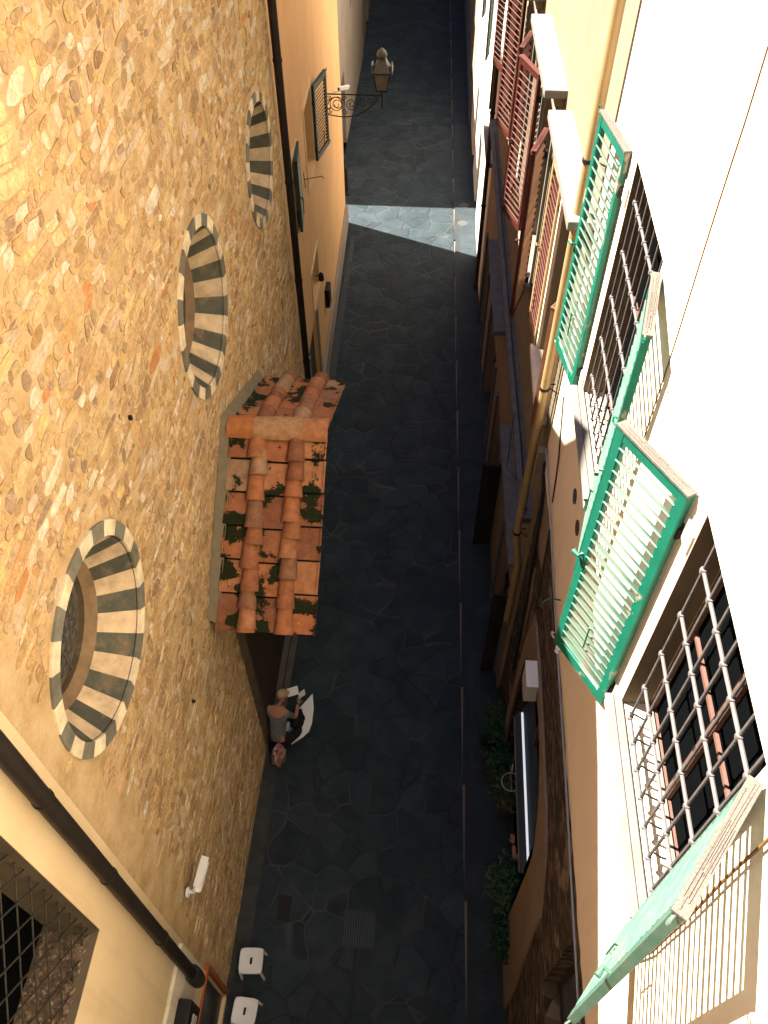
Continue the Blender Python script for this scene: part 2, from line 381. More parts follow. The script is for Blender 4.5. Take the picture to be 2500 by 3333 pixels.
def shutter(root,hx,hy,ox,oy,z0,z1,fm,lm,tm=None,pitch=.106,label=None,hooks=True,t=.058,tilt=44,st=.075,hookmat=None,sw=.084):
    H=Vector((hx,hy,0));O=Vector((ox,oy,0)); u=(O-H); L=u.length; u.normalize()
    n=Vector((-u.y,u.x,0))
    if n.x*(1 if hx>0 else -1)>0: n=-n          # n points to the street
    Z=Vector((0,0,1)); h=(z1-z0)
    def P(a,b_,c): return H+u*a+n*b_+Z*c
    f=M()
    for a in(st/2,L-st/2): f.ob(P(a,0,(z0+z1)/2),u*st/2,n*t/2,Z*h/2)
    f.ob(P(L/2,0,z0+.06),u*(L/2-st),n*(t/2-.003),Z*.06)
    f.ob(P(L/2,0,z1-.045),u*(L/2-st),n*(t/2-.003),Z*.045)
    # moulding bead on the stiles
    for a in(st+.006,L-st-.006): f.ob(P(a,t*.30,(z0+z1)/2),u*.006,n*.006,Z*(h/2-.1))
    fr=f.build('shutter',fm,root,bevel=.004,label=label)
    l=M(); k=z0+.15; ca,sa=math.cos(math.radians(tilt)),math.sin(math.radians(tilt)); rs=random.Random(int(hy*1000))
    while k<z1-.12:
        tt=rs.uniform(-3,3); ca,sa=math.cos(math.radians(tilt+tt)),math.sin(math.radians(tilt+tt))
        d=n*ca+Z*sa; e=-n*sa+Z*ca
        l.ob(P(L/2,0,k+rs.uniform(-.004,.004)),u*(L/2-st+.008),d*(sw/2),e*.0065); k+=pitch
    l.build('louvers',lm,fr)
    if tm:
        c=M(); c.ob(P(L/2,0,z1+.011),u*(L/2+.004),n*(t/2+.008),Z*.011)
        r2=random.Random(3)
        for i in range(9):
            ln=r2.uniform(.06,L*.42); q=r2.uniform(ln,L-ln*.98) if L>2*ln else L/2
            c.ob(P(q,-.022+.0055*i,z1+.023),u*ln+n*r2.uniform(-.003,.003),n*r2.uniform(.0015,.003),Z*r2.uniform(.002,.006))
        c.build('top_rail',tm,fr,bevel=.003)
    if hooks:
        hm=hookmat or fm
        g=M()
        for zz in(z0+.25,z1-.35): 
            g.ob(P(.0,-.03,zz),u*.02,n*.035,Z*.05)
            g.tube([P(-.03,-.045,zz-.05),P(-.03,-.045,zz+.06)],.014,8)
        g.build('hinge',BIRON,fr)
        g=M()
        for zz in(z0+.02,z1-.02):
            pts=[P(L-.02,.0,zz)]+[P(L+.03+.03*math.sin(a),.02,zz+.03-.03*math.cos(a)) for a in [i*PI/5 for i in range(6)]]
            g.tube(pts,.008,6)
        zz=(z0+z1)/2; g.tube([P(L-.03,.02,zz),P(L-.03,.07,zz),P(L+.03,.075,zz+.0)],[.012,.014,.02],8)
        g.build('latch_hook',hm,fr)
        g=M()
        yb=L*.5
        zz=z0+h*.22
        g.tube([P(yb,.05,zz-.15),P(yb,.055,zz+.15)],.007,6)
        g.tube([P(yb-.0,.0,zz+.12),P(yb,.055,zz+.12)],.006,6)
        g.build('tilt_rod',hm,fr)
    return fr
# ============================================================ WHITE HOUSE (right, near)
XW=1.63
wh=thing('plaster_house',(3,2,0),'cream-white plastered house with green shutters and barred windows, old brick near the street','house')
wf=lambda y:XW
w2=(1.66,3.16,9.0,11.33); w1=(5.33,6.80,9.0,11.56)
m=M(); facade(m,wf,1,-6,8.0,6.75,18.,[w2,w1],.30,thick=6)
m.build('wall',WHITE,wh)
# lower zone, plaster lost
m=M(); facade(m,lambda y:1.69,1,-6,8.0,0,6.745,[(3.5,6.6,0,4.90),(.6,2.12,4.0,5.97)],.35,thick=6)
m.build('brick_wall',MBR,wh)
# irregular torn edge of plaster hanging over the brick band
m=M(); rs=random.Random(5)
ed=[(-6,6.35)]; y=-6
while y<8: y+=rs.uniform(.08,.22); ed.append((min(y,8),6.62+.10*noise.noise(Vector((y*.8,0,3)))+rs.uniform(-.03,.03)+(.0)))
top=6.752
for (a,za),(b_,zb) in zip(ed[:-1],ed[1:]):
    m.add([(1.632,a,za),(1.632,b_,zb),(1.632,b_,top),(1.632,a,top),(1.70,a,za),(1.70,b_,zb)],[(0,1,2,3),(0,1,5,4)])
m.build('plaster_edge',WHITE,wh)
# plaster patches low down round the arched shop front
def arch_poly(yc,hw,zs,rise,n=14,z0=0):
    p=[(yc-hw,z0),(yc-hw,zs)]
    for i in range(1,n): a=PI-PI*i/n; p.append((yc+hw*math.cos(a),zs+rise*math.sin(a)))
    return p+[(yc+hw,zs),(yc+hw,z0)]
ap=arch_poly(5.05,1.46,3.45,1.38)
outer=[(2.45,0),(2.5,1.3),(2.66,2.5),(2.76,3.4),(2.78,4.1),(3.05,4.45),(3.35,4.78),(3.8,4.98),(4.8,5.04),(5.7,5.06),(6.4,5.0),(6.75,4.8),(6.8,3),(6.8,0)]
bm=bmesh.new()
vo=[bm.verts.new((1.655,y,z)) for y,z in outer]; vi=[bm.verts.new((1.655,y,z)) for y,z in ap]
# bridge: outline going round the outside then back along the arch (open at the ground)
f=bm.faces.new(vo+vi[::-1]); bmesh.ops.triangulate(bm,faces=[f])
me=bpy.data.meshes.new('plaster_patch'); r=bmesh.ops.extrude_face_region(bm,geom=bm.faces[:]); bmesh.ops.translate(bm,vec=(.04,0,0),verts=[e for e in r['geom'] if isinstance(e,bmesh.types.BMVert)])
bmesh.ops.recalc_face_normals(bm,faces=bm.faces); bmesh.ops.translate(bm,vec=(-3,-2,0),verts=bm.verts); bm.to_mesh(me); bm.free(); me.materials.append(TAN)
o=bpy.data.objects.new('plaster_patch',me); col.objects.link(o); o.parent=wh
m=M(); m.prism([(7.0,3.2),(7.12,4.6),(7.3,5.1),(7.45,4.0),(7.3,3.0)],0,1.675,1.688); m.prism([(3.6,6.3),(3.75,6.5),(4.5,6.55),(4.9,6.45),(4.4,6.25),(4.1,6.3)],0,1.675,1.688); m.prism([(6.9,5.6),(7.0,6.5),(7.9,6.6),(7.9,5.9),(7.4,5.5)],0,1.675,1.688)
m.build('plaster_patch',TAN,wh)
# shop interior behind the arch
m=M(); m.box(1.9,1.94,3.5,6.6,0,4.95); m.build('shop_front',GLASS,wh)
m=M()
for yy in(3.55,4.55,5.5,6.5): m.box(1.84,1.895,yy-.04,yy+.04,0,4.9)
m.box(1.84,1.895,3.55,6.5,2.5,2.6); m.build('shop_frame',DOORW,wh)
# small window low near the camera
pane(wh,1.86,.6,2.12,4.0,5.97,1,DOORW,glass=plain('frosted_glass',(.10,.11,.12),.4,0,.7,2.4,0),rails=0)
# windows 1,2
for (a,b_,c,d) in (w2,w1):
    pane(wh,1.86,a,b_,c,d,1,PINKW,bars=1,rails=1,fw=.06)
    e_=.003; q=M(); q.add([(XW+.004,b_-e_,c),(XW+.225,b_-e_,c),(XW+.225,b_-e_,d),(XW+.004,b_-e_,d)],[(0,1,2,3)]); q.build('window_reveal',REVEAL,wh); q=M(); q.add([(XW+.004,a+e_,c),(XW+.225,a+e_,c),(XW+.225,a+e_,d),(XW+.004,a+e_,d)],[(0,1,2,3)]); q.build('window_reveal',REVEAL,wh)  # dark linings carry the shade of the recess in their colour
    g=M()      # wall-iron grille
    n=7 if True else 6
    for i in range(7):
        yy=a+.055+(b_-a-.27)*i/6; z0=c+.17
        g.tube([(XW+.012,yy,d+.02),(XW+.012,yy,z0),(XW+.03,yy+.01,z0-.02)],.0115,8)
    rods=g.build('window_grille',IRON,wh,smooth=True)
    g=M()
    for i in range(5):
        zz=d-.26-.475*i
        pts=[(XW+.012,a-.0,zz),(XW+.012,b_-.20,zz)]
        g.tube(pts,.0125,8)
        for k in range(7):
            yy=a+.055+(b_-a-.27)*k/6
            g.lathe(XW+.012,yy,[(.008,zz-.026),(.021,zz-.018),(.024,zz),(.021,zz+.018),(.008,zz+.026)],10)
    g.build('cross_bar',plain('dusty_grey_iron',(.120,.106,.106),.75,.0,.2,18,.002),rods,smooth=True)
    g=M()
    for i in range(7):
        yy=a+.055+(b_-a-.27)*i/6; z0=c+.15
        g.tube([(XW+.03,yy+.01,z0),(XW+.06,yy+.05,z0-.02),(XW+.12,yy+.02,z0-.03),(XW+.16,yy+.03,z0-.08)],.009,6)
    g.tube([(XW+.03,a,c+.14),(XW+.03,b_-.15,c+.14)],.008,6)
    g.build('fixing_hook',BIRON,rods)
    # sill: worn timber + stone
    s=M(); s.box(XW-.10,XW+.30,a-.09,b_+.07,c-.115,c-.002); sl_=s.build('window_sill',SILL,wh,bevel=.01)
    s=M(); rs=random.Random(int(a*10)); yy=a-.09
    for (xa,xb) in((XW-.12,XW-.055),(XW-.05,XW+.01)):
        s.box(xa,xb,a-.1+rs.uniform(0,.02),b_+.06,c+.0,c+.028+rs.uniform(0,.01))
    s.box(XW+.20,XW+.245,a+.03,b_-.04,c+.0,c+.06)
    s.build('sill_board',WOODW,sl_,bevel=.006)
    # inner lintel / broken plaster
    s=M(); s.box(XW+.03,XW+.28,a+.001,b_-.001,d-.03,d-.001); s.build('lintel_board',DOORW,wh)
shutter(wh,1.585,3.34,1.235,3.93,8.62,11.27,GREEN,GREENW,GREENT,label='green louvered shutter with flaking top rail, swung away from the nearest barred window')
shutter(wh,1.585,1.60,1.145,1.00,8.62,11.27,GREENW,GREENW,GREENT,label='bleached green shutter nearest the viewer, its top rail split and bare')
shutter(wh,1.590,7.03,1.455,7.80,8.82,11.50,GREEN,GREENW,GREENT,label='green louvered shutter at the far side of the second barred window')
shutter(wh,1.585,5.25,1.425,4.53,8.82,11.50,GREEN,GREENW,GREENT,label='green shutter between the two barred windows, opened toward the viewer')
# torn plaster around the hinges
m=M()
for hy,z in((3.27,11.0),(3.27,8.9),(6.92,11.2),(6.92,9.05)):
    m.box(XW-.02,XW-.001,hy-.10,hy+.06,z-.09,z+.10)
m.build('hinge_patch',WHITE,wh,bevel=.012)
m=M()
for (y,z) in((5.99,8.22),(5.58,8.185)):
    m.lathe(0,0,[(.001,0),(.085,0),(.085,.012)],20); k=60
    vs=m.v[-k:]; m.v[-k:]=[(XW-.002-p[2],y+p[0],z+p[1]) for p in vs]
m.build('vent_cover',plain('dark_vent',(.07,.05,.06),.6,0,.2,5,0),wh)
# pipes
pr=M(); pr.tube([(1.46,8.08,17),(1.46,8.08,4.9),(1.47,8.06,4.72),(1.53,8.02,4.4),(1.555,8.0,4.2),(1.555,7.98,2.6)],.055,14)
dp=thing('drainpipe',(1.5,8.1,2.6),'tall ochre drainpipe running down the joint between the white and yellow houses','drainpipe')
pr.build('pipe',PIPEO,dp,smooth=True)
m=M()
for z in(4.95,7.9,10.9,13.5): 
    m.lathe(1.46,8.08,[(.056,z-.02),(.066,z-.02),(.066,z+.02),(.056,z+.02)],16); m.tube([(1.46,8.14,z),(1.60,8.16,z)],.01,6); m.tube([(1.5,8.1,z),(1.62,8.02,z-.03)],.008,6)
m.build('clamp',BIRON,dp)
# ============================================================ cables and ropes
def cable(name,pts,r,mat,label,cat='cable'):
    P=[Vector(p) for p in pts]; out=[]
    for a,b_ in zip(P[:-1],P[1:]):
        n=max(2,int((b_-a).length/.25))
        for i in range(n):
            q=a.lerp(b_,i/n); out.append(q+Vector((0,noise.noise(q*1.7)*.01,noise.noise(q*1.3+Vector((9,0,0)))*.012)))
    out.append(P[-1]); m=M(); m.tube(out,r,6); o=m.build(name,mat,smooth=True); tag(o,label,cat); return o
cable('wall_cable',[(1.625,4.66,14.5),(1.625,4.645,13.29),(1.625,4.61,12.9),(1.625,4.60,12.42),(1.625,4.555,11.3),(1.625,4.54,10.4)],.0045,RUST,'thin rusty wire running straight down the sunlit white wall')
cable('hanging_rope',[(1.60,1.365,12.2),(1.60,1.352,11.18),(1.595,1.35,10.6),(1.60,1.345,9.8),(1.60,1.345,9.12),(1.60,1.40,8.68),(1.61,1.42,8.3)],.009,RUST,'orange rope hanging beside the shadow of the nearest green shutter','rope')
cable('wall_cable',[(1.60,7.9,6.98),(1.60,6.9,6.93),(1.60,5.69,6.80),(1.60,4.6,6.73),(1.60,3.57,6.70),(1.60,2.1,6.58),(1.60,.5,6.45),(1.6,-1,6.4)],.011,CABLEW,'long grey cable running level along the top of the exposed brick')
cable('wall_cable',[(1.615,7.6,8.2),(1.615,7.1,7.6),(1.615,6.9,7.05)],.010,CABLE,'pair of black wires dropping beside the ochre drainpipe to the brick band')
cable('wall_cable',[(1.60,7.95,6.9),(1.64,7.7,6.4),(1.64,7.45,5.6),(1.64,7.3,4.9),(1.64,7.2,4.4),(1.64,7.05,3.5),(1.64,7.0,2.6)],.028,CABLE,'thick black bundle of cables curving down the old brick wall')
cable('wall_cable',[(1.66,6.9,6.5),(1.655,6.6,5.4),(1.655,6.65,4.6),(1.655,6.9,3.6)],.010,CABLE,'thin black cable looping down the brick above the arched shop')
m=M(); m.tube([(1.63,5.46,7.0),(1.5,5.44,7.06),(1.42,5.40,7.04),(1.40,5.38,6.98),(1.43,5.38,6.94)],.010,6)
tag(m.build('wall_hook',plain('green_iron',(.06,.14,.09),.6,0,.2,8,0)),'scrolled green iron shutter hook standing out of the tan wall below the vents','hook')
m=M(); m.tube([(1.63,4.75,7.1),(1.56,4.74,7.12)],.01,6); m.lathe(1.54,4.74,[(.01,7.06),(.035,7.075),(.02,7.11),(.035,7.145),(.01,7.16)],12)
tag(m.build('cable_insulator',WPLAST,smooth=True),'small white porcelain insulator on the wall beside the big green shutter','insulator')
# electrical box
ab=thing('meter_box',(1.5,5.55,4.7),'white meter box fixed on the old brick below the cable bundle','box')
m=M(); m.box(1.50,1.68,5.42,5.80,4.55,4.98); m.build('casing',GPLAST,ab,bevel=.02)
m=M(); m.box(1.495,1.69,5.41,5.81,4.985,5.0); m.build('lid',WPLAST,ab,bevel=.004)
m=M(); m.box(1.5,1.62,7.86,7.99,6.55,6.95); jb=tag(m.build('junction_box',DKP,bevel=.01),'small dark junction box at the foot of the shutter cables, by the drainpipe','box')
# ============================================================ YELLOW HOUSE
yh=thing('yellow_house',(3,14,0),'pale yellow house with brick-red louvered shutters and stone window hoods','house')
WIN=[(8.5,9.85),(11.55,12.95),(14.9,16.3),(18.0,19.3)]
lowd=[(8.55,10.1,0,2.7),(11.9,13.5,0,2.75),(14.6,16.8,0,2.75),(18.3,19.8,0,2.7)]
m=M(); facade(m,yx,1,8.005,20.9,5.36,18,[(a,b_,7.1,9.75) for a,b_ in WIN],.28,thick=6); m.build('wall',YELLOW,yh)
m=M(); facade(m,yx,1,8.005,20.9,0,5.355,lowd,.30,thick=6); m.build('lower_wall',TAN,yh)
m=M()      # string course
for a in range(13):
    y0=8.01+a*.99; y1=y0+.99
    m.add([(yx(y0)-.17,y0,5.24),(yx(y1)-.17,y1,5.24),(yx(y1)-.17,y1,5.36),(yx(y0)-.17,y0,5.36),(yx(y0)+.02,y0,5.24),(yx(y1)+.02,y1,5.24),(yx(y1)+.02,y1,5.40),(yx(y0)+.02,y0,5.40)],[(0,1,2,3),(3,2,6,7),(0,1,5,4)])
m.build('string_course',SERENA,yh)
for i,(a,b_) in enumerate(WIN):
    x=yx((a+b_)/2); mm=M(); yc=(a+b_)/2
    mm.ob((x-.13,yc,10.27),(.165,.0,0),(-.024*1.27,1.27,0),(0,0,.055)); sl_=mm.build('window_hood',TRAV,yh,bevel=.012)
    mm=M(); mm.ob((x-.05,yc,10.12),(.07,0,0),(-.024*1.1,1.1,0),(0,0,.09)); mm.build('moulding',YELLOW,sl_,bevel=.02)
    mm=M()
    for yy in(a-.09,b_+.02):
        mm.box(yx(yy)-.045,yx(yy)+.05,yy,yy+.07,7.05,9.85)
    mm.box(x-.045,x+.05,a-.09,b_+.09,9.76,9.86); mm.box(x-.14,x+.10,a-.14,b_+.14,6.98,7.09)
    mm.build('window_surround',TRAV if i else WHITE,yh,bevel=.006)
    pane(yh,x+.22,a,b_,7.1,9.75,1,PINKW,bars=1,rails=2)
shutter(yh,yx(13.05)-.10,13.05,yx(13.05)-.36,13.75,7.05,9.65,RED,REDL,REDL,label='brick-red louvered shutter held widest from the yellow wall',hookmat=REDL,st=.06)
shutter(yh,yx(11.5)-.13,11.46,yx(11.5)-.34,10.80,6.95,9.60,RED,BROWNS,REDL,label='dark red shutter just nearer than the wide-open one',hookmat=REDL,st=.06)
shutter(yh,yx(16.35)-.10,16.35,yx(16.35)-.34,17.05,7.05,9.65,RED,REDL,REDL,hooks=False,st=.06)
shutter(yh,yx(14.85)-.10,14.83,yx(14.85)-.30,14.15,6.95,9.60,RED,REDL,REDL,hooks=False,st=.06)
shutter(yh,yx(9.95)-.05,9.95,yx(9.95)-.10,10.62,7.05,9.65,PIPEO,REDL,TRAV,label='salmon shutter folded almost flat beside the ochre drainpipe',hookmat=BROWNS,st=.06)
shutter(yh,yx(8.45)-.05,8.46,yx(8.45)-.22,8.22,7.05,9.0,BROWNS,BROWNS,BROWNS,hooks=False,st=.05)
shutter(yh,yx(19.35)-.06,19.35,yx(19.35)-.30,20.0,7.05,9.65,RED,REDL,REDL,hooks=False,st=.06)
shutter(yh,yx(17.95)-.06,17.95,yx(17.95)-.26,17.3,7.05,9.65,RED,REDL,REDL,hooks=False,st=.06)
# shop hoods at street level
for i,(a,b_,z) in enumerate(((8.02,11.2,4.2),(13.9,17.3,4.25))):
    mm=M(); n=1
    x0=yx(a);x1=yx(b_)
    mm.add([(x0-.23,a,z-.10),(x1-.23,b_,z-.10),(x1-.22,b_,z),(x0-.22,a,z),(x0+.02,a,z-.10),(x1+.02,b_,z-.10),(x1+.02,b_,z+.015),(x0+.02,a,z+.015)],[(0,1,2,3),(3,2,6,7),(0,1,5,4),(0,3,7,4),(1,2,6,5)])
    mm.build('shop_hood',SERENA,yh)
for (a,b_,c,d) in lowd:
    mm=M(); x=yx(a); mm.add([(yx(a)+.2,a,c),(yx(b_)+.2,b_,c),(yx(b_)+.2,b_,d),(yx(a)+.2,a,d)],[(0,1,2,3)]); mm.box(yx(a)+.14,yx(a)+.19,a,b_,1.0,1.08); mm.build('shop_door',DARKIN,yh)
    mm=M()
    mm.ob((yx(b_+.1)-.025,b_+.09,d/2+.05),(.03,0,0),(0,.09,0),(0,0,d/2+.05)); mm.ob((yx(a-.1)-.025,a-.09,d/2+.05),(.03,0,0),(0,.09,0),(0,0,d/2+.05)); mm.build('door_surround',SERENA,yh)
# open dark shop leaves standing out on the pavement side
mm=M(); mm.ob((yx(11.7)-.20,11.65,1.35),(.19,0,0),(0,.03,0),(0,0,1.3)); mm.ob((yx(8.4)-.16,8.42,1.4),(.15,0,0),(0,.03,0),(0,0,1.35)); mm.build('open_shop_door',DARKIN,yh)
# ledge cable + brown pipe
cable('wall_cable',[(yx(8.1)-.10,8.1,5.46),(yx(9.5)-.09,9.5,5.47),(yx(12)-.10,12,5.47),(yx(15)-.1,15,5.46),(yx(20)-.1,20,5.46)],.014,CABLE,'black cable lying along the stone ledge of the yellow house')
cable('wall_cable',[(yx(8.8)-.16,8.7,5.44),(yx(9.0)-.30,9.3,5.1),(yx(10)-.16,10.2,5.44)],.008,CABLE,'thin wire sagging over the edge of the stone ledge')
dp2=thing('copper_pipe',(1.1,20,0),'dark brown downpipe beyond the red shutters on the far right','drainpipe')
m=M(); m.tube([(yx(20.9)-.12,20.95,13),(yx(20.9)-.12,20.95,.3)],.06,10); m.build('pipe',PIPEBR,dp2,smooth=True)
m=M(); 
for z in(3,5.5,8): m.lathe(yx(20.9)-.12,20.95,[(.06,z-.02),(.075,z-.02),(.075,z+.02),(.06,z+.02)],12)
m.build('clamp',BIRON,dp2)
# grey sheet-metal ducting strip (the light pipe with bands)
m=M(); m.tube([(yx(13)-.07,12.95,6.9),(yx(13)-.05,12.95,5.5)],.03,8)
tag(m.build('waste_pipe',GPLAST,smooth=True),'short grey waste pipe under the middle red-shuttered window','pipe')
# ============================================================ FAR RIGHT HOUSES
fh=thing('far_white_house',(3,27,0),'narrow white house beyond the yellow one, its face lit to the ground','house')
hw=[(22.2,23.2,0,2.7),(25.2,26.4,0,2.6),(28.5,29.6,0,2.7),(22.3,23.2,5.2,7.2),(25.3,26.3,5.2,7.2),(28.4,29.4,5.2,7.2)]
m=M(); facade(m,yx,1,20.905,32,0,17,hw,.25,thick=6); m.build('wall',stucco('white_limewash',(.72,.66,.58),(.62,.56,.48),(.35,.3,.25),.4),fh)
for (a,b_,c,d) in hw:
    if c>1:
        pane(fh,yx(a)+.2,a,b_,c,d,1,DOORW); shutter(fh,yx(a)-.04,a-.03,yx(a)-.12,a-.5,c,d,DKG,DKG,hooks=False,st=.05)
    else:
        mm=M(); mm.box(yx(a)+.16,yx(a)+.2,a,b_,c,d); mm.build('door',DOORW,fh)
mm=M(); mm.ob((yx(26)-.08,26.4,4.1),(.08,0,0),(-.024*5.4,5.4,0),(0,0,.06)); mm.build('string_course',TRAV,fh)
fd=thing('far_brown_house',(3,42,0),'dark brown house at the far right end of the alley','house')
hw=[(34,35.2,0,2.7),(38,39.2,0,2.7),(43,44.4,0,2.7)]+[(y,y+1,4.6,6.6) for y in(34,37.5,41,45)]
m=M(); facade(m,yx,1,32.005,60,0,15,hw,.25,thick=6); m.build('wall',GREYP,fd)
for (a,b_,c,d) in hw:
    mm=M(); mm.box(yx(a)+.16,yx(a)+.2,a,b_,c,d); mm.build('door' if c<1 else 'window',DOORW if c<1 else GLASS,fd)
mm=M(); mm.ob((yx(45)-.06,46,.35),(.04,0,0),(-.024*14,14,0),(0,0,.35)); mm.build('plinth',SERENA,fd)
# ============================================================ CHURCH WALL
XL=-2.74
OC=[(3.62,8.74,1.03),(8.06,8.93,1.08),(11.93,8.76,.96)]
ch=thing('stone_church',(-6,8,0),'old church wall of golden rubble stone with three round striped windows','church')
prof=[(2.3,13.3),(3.0,13.5),(4.9,14.4),(8.0,15.4),(8.9,14.3),(10,13.6),(13.6,13.2)]
bm=bmesh.new(); allE=[]
def loop(pts):
    vs=[bm.verts.new((XL,y,z)) for y,z in pts]; es=[bm.edges.new((vs[i],vs[(i+1)%len(vs)])) for i in range(len(vs))]; allE.extend(es)
loop([(2.3,0)]+prof+[(13.6,0)])
for (y,z,r) in OC: loop([(y+(r-.05)*math.cos(2*PI*k/48),z+(r-.05)*math.sin(2*PI*k/48)) for k in range(48)])
bmesh.ops.triangle_fill(bm,edges=allE,use_beauty=True)
n=len(prof)
top=[bm.verts.new((XL,y,z)) for y,z in prof]; top2=[bm.verts.new((XL-7,y,z)) for y,z in prof]
for i in range(n-1): bm.faces.new((top[i],top[i+1],top2[i+1],top2[i]))
def q(p): bm.faces.new([bm.verts.new(a) for a in p])
q([(XL,13.6,0),(XL,13.6,13.2),(XL-7,13.6,13.2),(XL-7,13.6,0)]); q([(XL,2.3,0),(XL,2.3,13.3),(XL-7,2.3,13.3),(XL-7,2.3,0)]); q([(XL-7,2.3,0),(XL-7,2.3,13.3),(XL-7,13.6,13.2),(XL-7,13.6,0)])
bmesh.ops.translate(bm,vec=(6,-8,0),verts=bm.verts)
me=bpy.data.meshes.new('mortar_wall'); bm.to_mesh(me); bm.free(); me.materials.append(MM)
o=bpy.data.objects.new('mortar_wall',me); col.objects.link(o); o.parent=ch
# rubble stones
def warp(y,z): 
    p=Vector((y*.8,z*.8,1.7)); return (y+.10*noise.noise(p),z+.13*noise.noise(p+Vector((31,7,0)))+.05*noise.noise(p*3.1))
rs=random.Random(11); m=M()
pal=[(.52,.355,.165),(.57,.40,.19),(.47,.31,.14),(.60,.45,.24),(.50,.33,.13),(.42,.29,.15),(.55,.39,.20),(.62,.46,.22)]
z=.02
while z<13.25:
    hgt=rs.choice((.04,.05,.06,.075,.09,.11,.14,.17)) if z>2 else rs.uniform(.09,.15)
    y=2.3-rs.uniform(0,.2)
    while y<13.6:
        wd_=min(.50,max(.05,rs.lognormvariate(-1.95,.6)))*(1.0 if hgt>.07 else .85)
        yc=y+wd_/2; zc=z+hgt/2
        yl=2.62+.28*noise.noise(Vector((z*.55,3,1)))+.12*noise.noise(Vector((z*2.3,8,1)))+(.25 if 4<z<8.5 else 0)
        ok=yc>yl and yc<13.6-.12
        W_=warp(yc,zc)
        for (oy,oz,r) in OC:
            if math.hypot(W_[0]-oy,W_[1]-oz)<r+.01+max(wd_,hgt)*.34: ok=False
        if ok and rs.random()>.035:
            hy=wd_/2+.003; hz=hgt/2+.003; nseg=9; ring=[];jr=.20
            e=rs.uniform(2.6,7); sk=rs.uniform(-.5,.5)
            for k in range(nseg):
                a=2*PI*k/nseg+rs.uniform(-.12,.12); ca,sa=math.cos(a),math.sin(a); rad=(abs(ca)**e+abs(sa)**e)**(-1/e)*(1-rs.uniform(0,jr))
                py=yc+ca*rad*hy+sk*sa*hz; pz=zc+sa*rad*hz; ring.append(warp(py,pz))
            hgh=rs.uniform(.002,.009); tl=rs.uniform(-.010,.010); tz=rs.uniform(-.010,.010)
            cy,cz=W_
            c0=rs.choice(pal); u=rs.random()
            if u<.15: c0=(.74,.60,.43)
            elif u<.165: c0=(.52,.24,.09)
            elif u<.205: c0=(.33,.24,.15)
            elif u<.27: c0=(.64,.47,.20)
            elif u<.33: c0=(.36,.22,.11)
            k_=rs.uniform(.74,1.16); bl=rs.random()**1.5*.5; c0=tuple(min(m_,v*k_*(1-bl)+g_*bl) for v,g_,m_ in zip((c0[0]*1.30,c0[1]*1.19,c0[2]*1.18),(.66,.45,.23),(.84,.72,.54)))
            vs=[(XL-.004,p[0],p[1]) for p in ring]
            for p in ring:
                py=cy+(p[0]-cy)*.96; pz=cz+(p[1]-cz)*.92; vs.append((XL+hgh*.7+tl*(py-cy)/hy*.6,py,pz))
            for p in ring:
                py=cy+(p[0]-cy)*.72; pz=cz+(p[1]-cz)*.70; vs.append((XL+hgh+tl*(py-cy)/hy+tz*(pz-cz)/hz+rs.uniform(-.003,.003),py,pz))
            fs=[]
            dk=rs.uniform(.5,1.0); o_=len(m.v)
            m.add(vs,[(k,nseg+k,nseg+(k+1)%nseg,(k+1)%nseg) for k in range(nseg)],tuple(v*dk for v in c0)); vs=vs[nseg:]  # outer ring darkened per stone: shadow between stones put into the colour
            for k in range(nseg):
                k2=(k+1)%nseg; fs.append((k,nseg+k,nseg+k2,k2))
            fs.append(tuple(range(nseg,2*nseg))[::-1]); m.add(vs,fs,c0)
        y+=wd_
    z+=hgt
m.build('rubble_stonework',MR,ch,colattr=True,smooth=False,norm=True)
